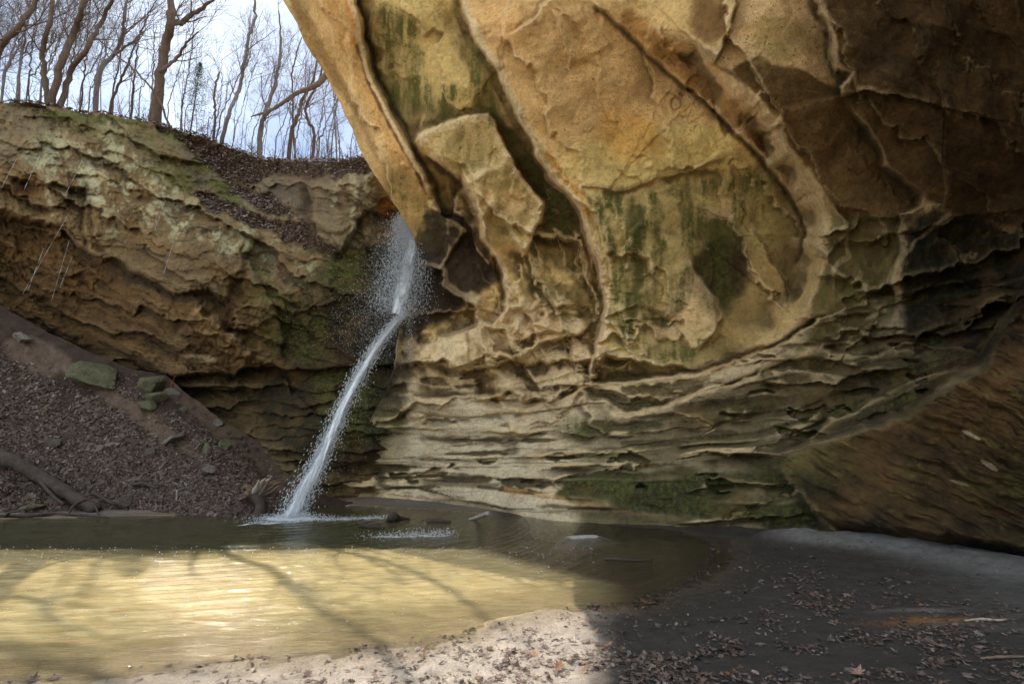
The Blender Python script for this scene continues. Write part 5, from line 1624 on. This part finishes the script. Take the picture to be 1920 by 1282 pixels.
def m_strands():
    """falling water seen as torn sheets and threads: holes follow the flow (u along, v across come with the mesh)"""
    t = NT('water_strands')
    at_ = t.n('Attribute', attribute_name='Col')
    sp = t.n('SeparateColor'); t.l(at_.outputs['Color'], sp.inputs['Color'])
    cb = t.n('CombineXYZ'); t.l(t.math('MULTIPLY', sp.outputs[0], 9.0), cb.inputs[0]); t.l(t.math('MULTIPLY', sp.outputs[1], 7.0), cb.inputs[1]); t.l(t.math('MULTIPLY', sp.outputs[2], 40.0), cb.inputs[2])
    n1 = t.noise(cb.outputs[0], 1.6, 6, 0.68, 0.6)
    ed = t.math('ABSOLUTE', t.math('SUBTRACT', sp.outputs[1], 0.5))
    fade = t.mapr(ed, 0.12, 0.5, 0.16, -0.25)
    a = t.mapr(t.math('ADD', n1, fade), 0.54, 0.68, 0, 0.85)
    col = (.90, .95, 1.0, 1)
    d = t.n('BsdfDiffuse'); d.inputs['Color'].default_value = col
    tr = t.n('BsdfTranslucent'); tr.inputs['Color'].default_value = col
    g = t.n('BsdfGlossy'); g.inputs['Roughness'].default_value = 0.15
    m1 = t.n('MixShader'); m1.inputs[0].default_value = 0.5; t.l(d.outputs[0], m1.inputs[1]); t.l(tr.outputs[0], m1.inputs[2])
    m2 = t.n('MixShader'); m2.inputs[0].default_value = 0.2; t.l(m1.outputs[0], m2.inputs[1]); t.l(g.outputs[0], m2.inputs[2])
    m3 = t.n('MixShader'); t.l(a, m3.inputs[0]); t.l(t.n('BsdfTransparent').outputs[0], m3.inputs[1]); t.l(m2.outputs[0], m3.inputs[2])
    return t.finish(m3.outputs[0])


M['strands'] = m_strands()


def sheets(J, n, wide, name, jit, u_max=1.0):
    Vs, Fs, Cs, k0 = [], [], [], 0
    for k in range(n):
        us = np.linspace(0, u_max, 46); vs = np.linspace(0, 1, 7)
        U_, W_ = np.meshgrid(us, vs, indexing='ij')
        off = (W_ - .5) * 2 * wide * (1 if k else .8)
        u = U_.ravel(); 
        dt = (jit * (k - (n - 1) / 2) * (.3 + u) + .10 * np.sin(9 * u + 2.1 * k + 3 * W_.ravel()) * (.2 + u))
        P = along(u, off.ravel() + .18 * np.sin(14 * u + k * 2) * (.2 + u), J, dt)
        Vs.append(P); Fs.append(grid_faces(46, 7) + k0); k0 += len(P)
        Cs.append(np.stack([u, W_.ravel(), np.full(len(u), .1 + k / n)], -1))
    return np_mesh(name, np.concatenate(Vs), np.concatenate(Fs), M['strands'], {'Col': np.concatenate(Cs)})


link('stream', sheets(JET, 5, 1.0, 'stream', .12), fx)
n = 9000
u = r.uniform(0, 1, n) ** .85
off = r.normal(0, .62, n)
P = along(u, off, JET, 0) + r.normal(0, .05, (n, 3)); P2 = along(np.minimum(u + .02, 1), off, JET, 0)
V, Tt = drops(P, (P2 - along(u, off, JET, 0)) + 1e-4 + r.normal(0, .02, (n, 3)), r.uniform(.004, .015, n), r.uniform(1.4, 4, n))
link('stream_drops', np_mesh('stream_drops', V, Tt, M['fall']), fx)
# spray falling from the lip of the rim onto the ledge
UP = np.array([(752, 405, 15.6, 6), (768, 432, 15.5, 12), (772, 462, 15.45, 16), (764, 500, 15.4, 20), (754, 540, 15.35, 22), (748, 588, 15.3, 22)], float)
n = 14000
u = r.uniform(0, 1, n); off = r.normal(-.1, 1.05, n) + np.abs(r.normal(0, .5, n)) * (r.uniform(0, 1, n) < .5)
P = along(u, off, UP, 0) + r.normal(0, .12, (n, 3))
V, Tt = drops(P, np.tile([-.03, -.05, -1.0], (n, 1)) + r.normal(0, .25, (n, 3)), r.uniform(.0035, .0105, n) * np.where(r.uniform(0, 1, n) < .06, 1.7, 1), r.uniform(1.5, 4.5, n))
n2 = 9500
u = r.uniform(0.05, 1.1, n2); u = np.minimum(u, 1)
q = path(u, UP)
P = at(q[:, 0] - np.abs(r.normal(0, 46, n2)) * (.35 + u), q[:, 1] + r.uniform(-10, 80, n2) * u, q[:, 2] + r.normal(0, .3, n2))
Vb, Tb = drops(P, np.tile([0, 0, -1.0], (n2, 1)) + r.normal(0, .3, (n2, 3)), r.uniform(.003, .008, n2), r.uniform(1, 2.5, n2))
link('upper_spray', np_mesh('upper_spray', np.r_[V, Vb], np.r_[Tt, Tb + len(V)], M['fall']), fx)
link('upper_fall', sheets(UP, 2, 1.25, 'upper_fall', .1), fx)
# drops running off to the right of the ledge and drifting behind the jet
n = 2600
a = r.uniform(0, 1, n)
px = np.where(a < .25, r.normal(768, 5, n), np.where(a < .5, r.normal(775, 14, n), r.uniform(610, 765, n)))
py = np.where(a < .25, r.uniform(575, 680, n), np.where(a < .5, r.uniform(430, 600, n), r.uniform(600, 900, n)))
jx = np.interp(py, JET[:, 1], JET[:, 0]); 
ok = (a < .5) | ((px > jx - 15) & (px < jx + 30 + 90 * r.uniform(0, 1, n) ** 2))
px, py = px[ok], py[ok]; n = len(px)
P = at(px, py, np.interp(py, JET[:, 1], JET[:, 2]) + r.normal(0, .2, n))
V, Tt = drops(P, np.tile([0, 0, -1.0], (n, 1)) + r.normal(0, .15, (n, 3)), r.uniform(.0025, .007, n), r.uniform(1.2, 3, n))
link('drifting_drops', np_mesh('drifting_drops', V, Tt, M['fall']), fx)
# splash where the jet meets the pool, and the band of rain beyond, with glint drops
n = 2200
th = r.uniform(0, 2 * np.pi, n); rd = np.abs(r.normal(0, .42, n)); c = on_ground(545, 972)
P = np.stack([c[0] + rd * np.cos(th) * 1.3, c[1] + rd * np.sin(th) * .7, np.abs(r.normal(0, .10, n)) * np.exp(-rd * 1.1) + .01], -1)
V, Tt = drops(P, r.normal(0, 1, (n, 3)), r.uniform(.003, .010, n), r.uniform(1, 2.5, n))
n = 1300
u = r.uniform(0, 1, n); e0, e1 = on_ground(470, 982), on_ground(735, 970)
P = e0[None] + (e1 - e0)[None] * u[:, None] + np.stack([r.normal(0, .1, n), r.normal(0, .12, n), np.abs(r.normal(0, .03, n)) + .005], -1)
Vb, Tb = drops(P, r.normal(0, 1, (n, 3)), r.uniform(.003, .010, n), r.uniform(1, 2, n))
n = 900
u = r.beta(2.2, 1.3, n); e0, e1 = on_ground(670, 1008), on_ground(850, 1002)
P = e0[None] + (e1 - e0)[None] * u[:, None] + np.stack([r.normal(0, .1, n), r.normal(0, .16, n), np.abs(r.normal(0, .05, n)) + .005], -1)
Vc, Tc = drops(P, r.normal(0, 1, (n, 3)), r.uniform(.003, .009, n), r.uniform(1, 2, n))
n = 420
P = on_ground(r.uniform(-20, 1120, n), 1026 + np.abs(r.normal(0, 16, n)) + (r.uniform(0, 1, n) < .3) * r.uniform(0, 130, n))  # white drops strewn on the lit water as sun glints
P[:, 2] = r.uniform(.012, .03, n)
ok = poly_sd(P[:, 0], P[:, 1], SH) > .05
P = P[ok]; n = len(P)
Vd, Td = drops(P, r.normal(0, 1, (n, 3)) * [1.5, .3, .3], r.uniform(.003, .0075, n), r.uniform(1, 3, n))
o1, o2, o3 = len(V), len(V) + len(Vb), len(V) + len(Vb) + len(Vc)
link('splash_glints', np_mesh('splash_glints', np.r_[V, Vb, Vc, Vd], np.r_[Tt, Tb + o1, Tc + o2, Td + o3], M['fall']), fx)

# motion streaks of falling drops, modelled as threads before the far cliff
r = np.random.default_rng(55)
for k, (xa, ya, xb, yb) in enumerate([(132, 395, 42, 552), (130, 450, 96, 566), (82, 465, 52, 545), (30, 300, 4, 350), (75, 290, 45, 356), (155, 300, 120, 370), (326, 452, 306, 515), (310, 375, 290, 432), (136, 480, 112, 540)]):
    t0 = 16.4
    a_, b_ = np.array(at(xa, ya, t0)), np.array(at(xb, yb, t0 - .2))
    mb = MB(); u = 0.0
    while u < .97:
        l_ = r.uniform(.15, .4); uu = np.linspace(u, min(u + l_, 1), 4)
        mb.tube(a_ + (b_ - a_) * uu[:, None], np.array([.002, .0055, .0055, .002]), 4, 0, cap=False)
        u += l_ + r.uniform(.0, .012)
    me = mb.mesh('drip_streak', M['veil'])
    v = np.zeros(len(me.vertices) * 3, np.float32); me.vertices.foreach_get('co', v)
    me.vertices.foreach_set('co', (v.reshape(-1, 3) - a_.astype(np.float32)).ravel()); me.update()
    o = bpy.data.objects.new('drip_streak', me); COL.objects.link(o); o.location = a_
    tag(o, 'thin slanting motion streak of falling drops in front of the hollow recess at far left', 'water trickle', 'streaks of falling drops at far left')

# ================================================================== trees
def m_bark(name, a, b):
    t = NT(name)
    pos = t.n('NewGeometry').outputs['Position']
    mp = t.n('Mapping'); mp.inputs['Scale'].default_value = (1, 1, .25); t.l(pos, mp.inputs['Vector'])
    n1 = t.noise(mp.outputs[0], 9, 5, 0.65); n2 = t.noise(mp.outputs[0], 40, 4, 0.7)
    c = t.mix(t.mapr(t.math('ADD', t.math('MULTIPLY', n1, .5), t.math('MULTIPLY', n2, .5)), .35, .65), a, b)
    return t.finish(t.bsdf(c, .9, t.bump(n2, .8, .03), .2).outputs[0])


M['bark_grey'] = m_bark('grey_bark', (.11, .09, .085), (.24, .20, .19))
M['bark_brown'] = m_bark('brown_bark', (.06, .042, .033), (.17, .115, .085))


def rot_about(v, ax, a):
    return v * math.cos(a) + np.cross(ax, v) * math.sin(a) + ax * np.dot(ax, v) * (1 - math.cos(a))


def grow(mb, p, d, ln, rad, lev, r, kids):
    n = 6 if lev < 2 else 5
    P = [p]; dd = d / np.linalg.norm(d)
    for i in range(n - 1):
        dd = dd + r.normal(0, .13 if lev < 2 else .16, 3) + np.array([0, 0, .10])
        dd /= np.linalg.norm(dd)
        P.append(P[-1] + dd * ln / (n - 1))
    P = np.array(P)
    mb.tube(P, np.linspace(rad, rad * .30, n), 5 if lev < 2 else 3, 0, cap=False)
    if lev >= len(kids): return
    for k in range(kids[lev]):
        u = r.uniform(.25, 1.0); i = min(int(u * (n - 1)), n - 2); f = u * (n - 1) - i
        q = P[i] * (1 - f) + P[i + 1] * f
        base = P[i + 1] - P[i]; base /= np.linalg.norm(base)
        ax = np.cross(base, r.normal(0, 1, 3)); ax /= np.linalg.norm(ax) + 1e-9
        nd = rot_about(base, ax, r.uniform(.35, .95))
        grow(mb, q, nd, ln * r.uniform(.38, .62), max(rad * (1 - .6 * u) * .45, .0055), lev + 1, r, kids)


def edge_at(px):
    j = int(np.clip(np.searchsorted(TOPX, px), 0, len(TOPX) - 1))
    return top[j]


TOPX = np.r_[np.linspace(-700, -12, 40), np.arange(-8, 870, 2.0)]


def tree(stems, d, label, group, bark='bark_grey', seed=0, nb=9, kids=(5, 4), bl=3.2, name='bare_tree', z_off=-0.2):
    """stems: lists of (px, py, radius in m) from the foot up; d metres behind the cliff edge"""
    r = np.random.default_rng(seed)
    b = plateau(edge_at(stems[0][0][0]), d); b = np.array(b, float)
    t = t_of(b)
    b[0] = (stems[0][0][0] - 960) / F * t
    foot = b + [0, 0, z_off]
    root = empty(name, tuple(foot), label, 'tree', group)
    crown = MB()
    for si, s in enumerate(stems):
        pts = [np.array(at(q[0], q[1], t + r.normal(0, .25))) for q in s]
        if si == 0 or s[0][1] > 150:
            pts[0] = foot + [(s[0][0] - stems[0][0][0]) / F * t, 0, 0]
            if pts[1][2] < pts[0][2] + .4: pts[1][2] = pts[0][2] + .5
        S = smooth_path(pts, 7)
        S[1:-1] += r.normal(0, .022, S[1:-1].shape)
        R_ = taper([q[2] for q in s], len(S)) * .6
        if si == 0 or s[0][1] > 150: R_[:3] *= [1.5, 1.22, 1.06]
        mb = MB(); mb.tube(S, R_, 8, .05)
        link('trunk', mb.mesh('trunk', M[bark]), root)
        m_ = max(2, int(nb * len(s) / 5))
        for k in range(m_):
            u = r.uniform(.22, 1.0); i = int(u * (len(S) - 2))
            tang = S[i + 1] - S[i]; tang /= np.linalg.norm(tang)
            ax = np.cross(tang, r.normal(0, 1, 3)); ax /= np.linalg.norm(ax) + 1e-9
            grow(crown, S[i], rot_about(tang, ax, r.uniform(.4, 1.0)), bl * r.uniform(.5, 1.25), min(max(R_[i] * .40, .012), .034), 0, r, kids)
    link('crown', crown.mesh('crown', M[bark]), root)
    return root


TG = 'bare trees standing above the far cliff'
tree([[(97, 192, .20), (84, 140, .17), (80, 95, .15), (92, 45, .14), (102, -20, .12), (104, -60, .08)], [(108, 194, .2), (132, 135, .17), (165, 90, .15), (190, 40, .13), (212, -6, .1), (222, -40, .06)],
      [(90, 190, .22), (115, 120, .22), (138, 65, .2), (155, 10, .15), (168, -40, .1)]], 0.9, 'three stemmed bare tree leaning right, nearest the left end of the cliff top', TG, 'bark_brown', 1, 4, (4, 3), 1.4)
tree([[(290, 224, .36), (300, 150, .30), (310, 90, .28), (322, 30, .26), (316, -25, .15), (306, -70, .08)], [(320, 45, .2), (345, 40, .16), (378, 14, .12), (408, -4, .05)], [(300, 135, .12), (330, 110, .1), (350, 80, .07), (372, 60, .04)]],
     0.7, 'thickest bare trunk, forking near the top of the picture, on the cliff edge', TG, 'bark_brown', 2, 5, (5, 4), 1.9)
tree([[(412, 272, .15), (428, 215, .13), (447, 170, .12), (458, 120, .11), (464, 80, .1), (478, 30, .09), (476, -30, .05)]], 0.8, 'slender S shaped bare tree right of the thickest trunk', TG, 'bark_grey', 3, 5, (4, 3), 1.8)
tree([[(175, 210, .2), (186, 140, .17), (212, 105, .14), (228, 70, .12), (236, 20, .1), (250, -80, .05)], [(212, 105, .1), (240, 85, .08), (270, 60, .05)]], 3, 'grey bare tree between the three stemmed tree and the thickest trunk', TG, 'bark_grey', 4, 8)
tree([[(328, 240, .07), (300, 190, .065), (262, 140, .06), (220, 105, .05), (175, 65, .035), (120, 20, .02)]], 0.5, 'thin dark sapling bent far over to the left at the cliff edge', TG, 'bark_brown', 5, 5, (4, 3), 1.6)
tree([[(-30, 150, .22), (0, 95, .2), (30, 55, .17), (66, 5, .14), (110, -70, .08)]], 1.2, 'bare trunk leaning right at the very left edge of the picture', TG, 'bark_brown', 6, 8)
tree([[(575, 306, .15), (590, 262, .13), (578, 228, .12), (574, 200, .11), (598, 150, .09), (610, 100, .07), (630, 40, .04)]], 7.0, 'reddish crooked tree with a double bend close to the rim of the overhang', TG, 'bark_brown', 7, 4, (4, 3), 1.5)
tree([[(535, 306, .2), (545, 262, .18), (560, 215, .16), (565, 190, .15), (590, 140, .1), (600, 60, .05)], [(560, 215, .1), (548, 170, .08), (552, 120, .06), (566, 70, .04)]], 8.0, 'broken topped brown tree just left of the crooked tree by the rim', TG, 'bark_brown', 8, 4, (4, 3), 1.5)
tree([[(486, 300, .2), (488, 250, .18), (500, 205, .15), (518, 150, .12), (526, 90, .1), (522, 20, .04)]], 2.4, 'grey tree with low fork behind the slender S shaped tree', TG, 'bark_grey', 9, 6, (4, 3), 2)
tree([[(400, 262, .09), (404, 220, .08), (402, 180, .07), (412, 135, .06)]], 0.9, 'short snapped off bare trunk left of the slender S shaped tree', TG, 'bark_brown', 10, 3, (3, 2), 1.2)

# the many others in the wood behind
r = np.random.default_rng(99)
lab = 'slender bare tree in the leafless wood behind the cliff edge'
xs_ = list(np.linspace(-140, 690, 62) + r.normal(0, 8, 62))
for k, x in enumerate(xs_):
    d = r.uniform(2.5, 26) if k % 3 else r.uniform(1.5, 6)
    if x > 560: d = r.uniform(8, 26)
    ln = r.uniform(190, 330) * (19.0 / (19 + d)) ** .5
    lean = r.normal(.22, .16)
    y0 = interp(np.array([x]), TOP)[0] + 4
    st_ = []
    n_ = 7
    w0 = r.uniform(.055, .125)
    ph_, am_ = r.uniform(0, 6), r.uniform(1, 5.5)
    for i in range(n_):
        v = i / (n_ - 1)
        st_.append((x + lean * ln * v + am_ * math.sin(ph_ + 5 * v) * (v > 0), y0 - ln * v, w0 * (1 - .78 * v)))
    stems = [st_]
    if r.uniform() < .55:
        q = st_[2 + int(r.integers(0, 2))]
        sg = r.choice([-1, 1])
        stems.append([q[:2] + (q[2] * .7,), (q[0] + sg * 22, q[1] - 38, q[2] * .55), (q[0] + sg * 34 + 10, q[1] - 95, q[2] * .4), (q[0] + sg * 50 + 20, q[1] - 170, q[2] * .18)])
    if 290 < x < 570:
        stems = [[(a, max(b, -15), c * .6) for a, b, c in s if b > -70] for s in stems]
    if x > 560:
        stems = [[(a, b, c * .8) for a, b, c in s] for s in stems]
    sh_ = 180 < x < 640
    tree(stems, d, lab, 'slender trees of the wood', 'bark_grey' if r.uniform() < .6 else 'bark_brown', 200 + k, 6 if sh_ else 12, (5, 4) if sh_ else (6, 4), 1.7 if sh_ else 2.6)

# dead limb hanging in from the rim
LB = [(614, 138, 24.0), (596, 158, 24.1), (580, 166, 24.3), (555, 176, 24.5), (535, 190, 24.6), (510, 206, 24.7), (488, 214, 24.8), (470, 219, 24.8)]
wood('dead_limb', [np.array(at(*q)) for q in LB], [.15, .14, .12, .10, .09, .075, .055, .025], M['brown_wood'], 'dead brown limb reaching left from behind the rim of the overhang', 'branch',
     twigs=[([np.array(at(510, 206, 24.7)), np.array(at(500, 196, 24.7)), np.array(at(490, 180, 24.7))], [.02, .006]), ([np.array(at(555, 176, 24.5)), np.array(at(540, 170, 24.5)), np.array(at(520, 172, 24.5))], [.02, .006])])

# bare shrubs along the edge
for k, (x, d) in enumerate([(20, .4), (60, .6), (135, .5), (215, .4), (255, .5), (352, .3), (384, .4), (440, .4), (470, .5), (510, .4), (560, .5), (605, .4), (640, .5), (665, .5)]):
    r = np.random.default_rng(400 + k)
    b = plateau(edge_at(x), d)
    root = empty('bare_shrub', tuple(b), 'low twiggy shrub on the edge of the far cliff', 'shrub', 'twiggy shrubs along the cliff edge')
    mb = MB()
    for q in range(7):
        grow(mb, np.array(b) - [0, 0, .05], np.array([r.normal(0, .6), r.normal(-.2, .4), 1.0]), r.uniform(.5, 1.2), .014, 0, r, (4, 3))
    link('twigs', mb.mesh('twigs', M['bark_brown']), root)

# a small evergreen beside the trees
r = np.random.default_rng(321)
b = plateau(edge_at(362), 3.0); tt = t_of(b)
foot = np.array(at(362, 225, tt)); topp = np.array(at(376, 118, tt))
foot[2] = b[2] - .1
root = empty('evergreen_sapling', tuple(foot), 'small dark green evergreen among the bare trunks right of the thickest trunk', 'tree')
mb = MB(); mb.tube(np.linspace(foot, topp, 6), np.linspace(.05, .01, 6), 6)
link('trunk', mb.mesh('trunk', M['bark_brown']), root)
n = 2600
u = r.uniform(.35, 1, n)
P = foot + (topp - foot) * u[:, None] + r.normal(0, 1, (n, 3)) * (1.05 - u)[:, None] * [.75, .75, .25]
t = NT('needles'); M['needle'] = t.finish(t.bsdf(t.mix(t.noise(t.n('NewGeometry').outputs['Position'], 5), (.02, .035, .015), (.09, .115, .05)), .8).outputs[0])
V, Tt, Cc = leaves(P, r.normal(0, 1, (n, 3)), r.uniform(.04, .09, n), np.tile([.05, .07, .03], (n, 1)), np.array([(0, -1), (.12, 0), (0, 1), (-.12, 0)]), r, .2)
link('foliage', np_mesh('foliage', V, Tt, M['needle'], None, False), root)
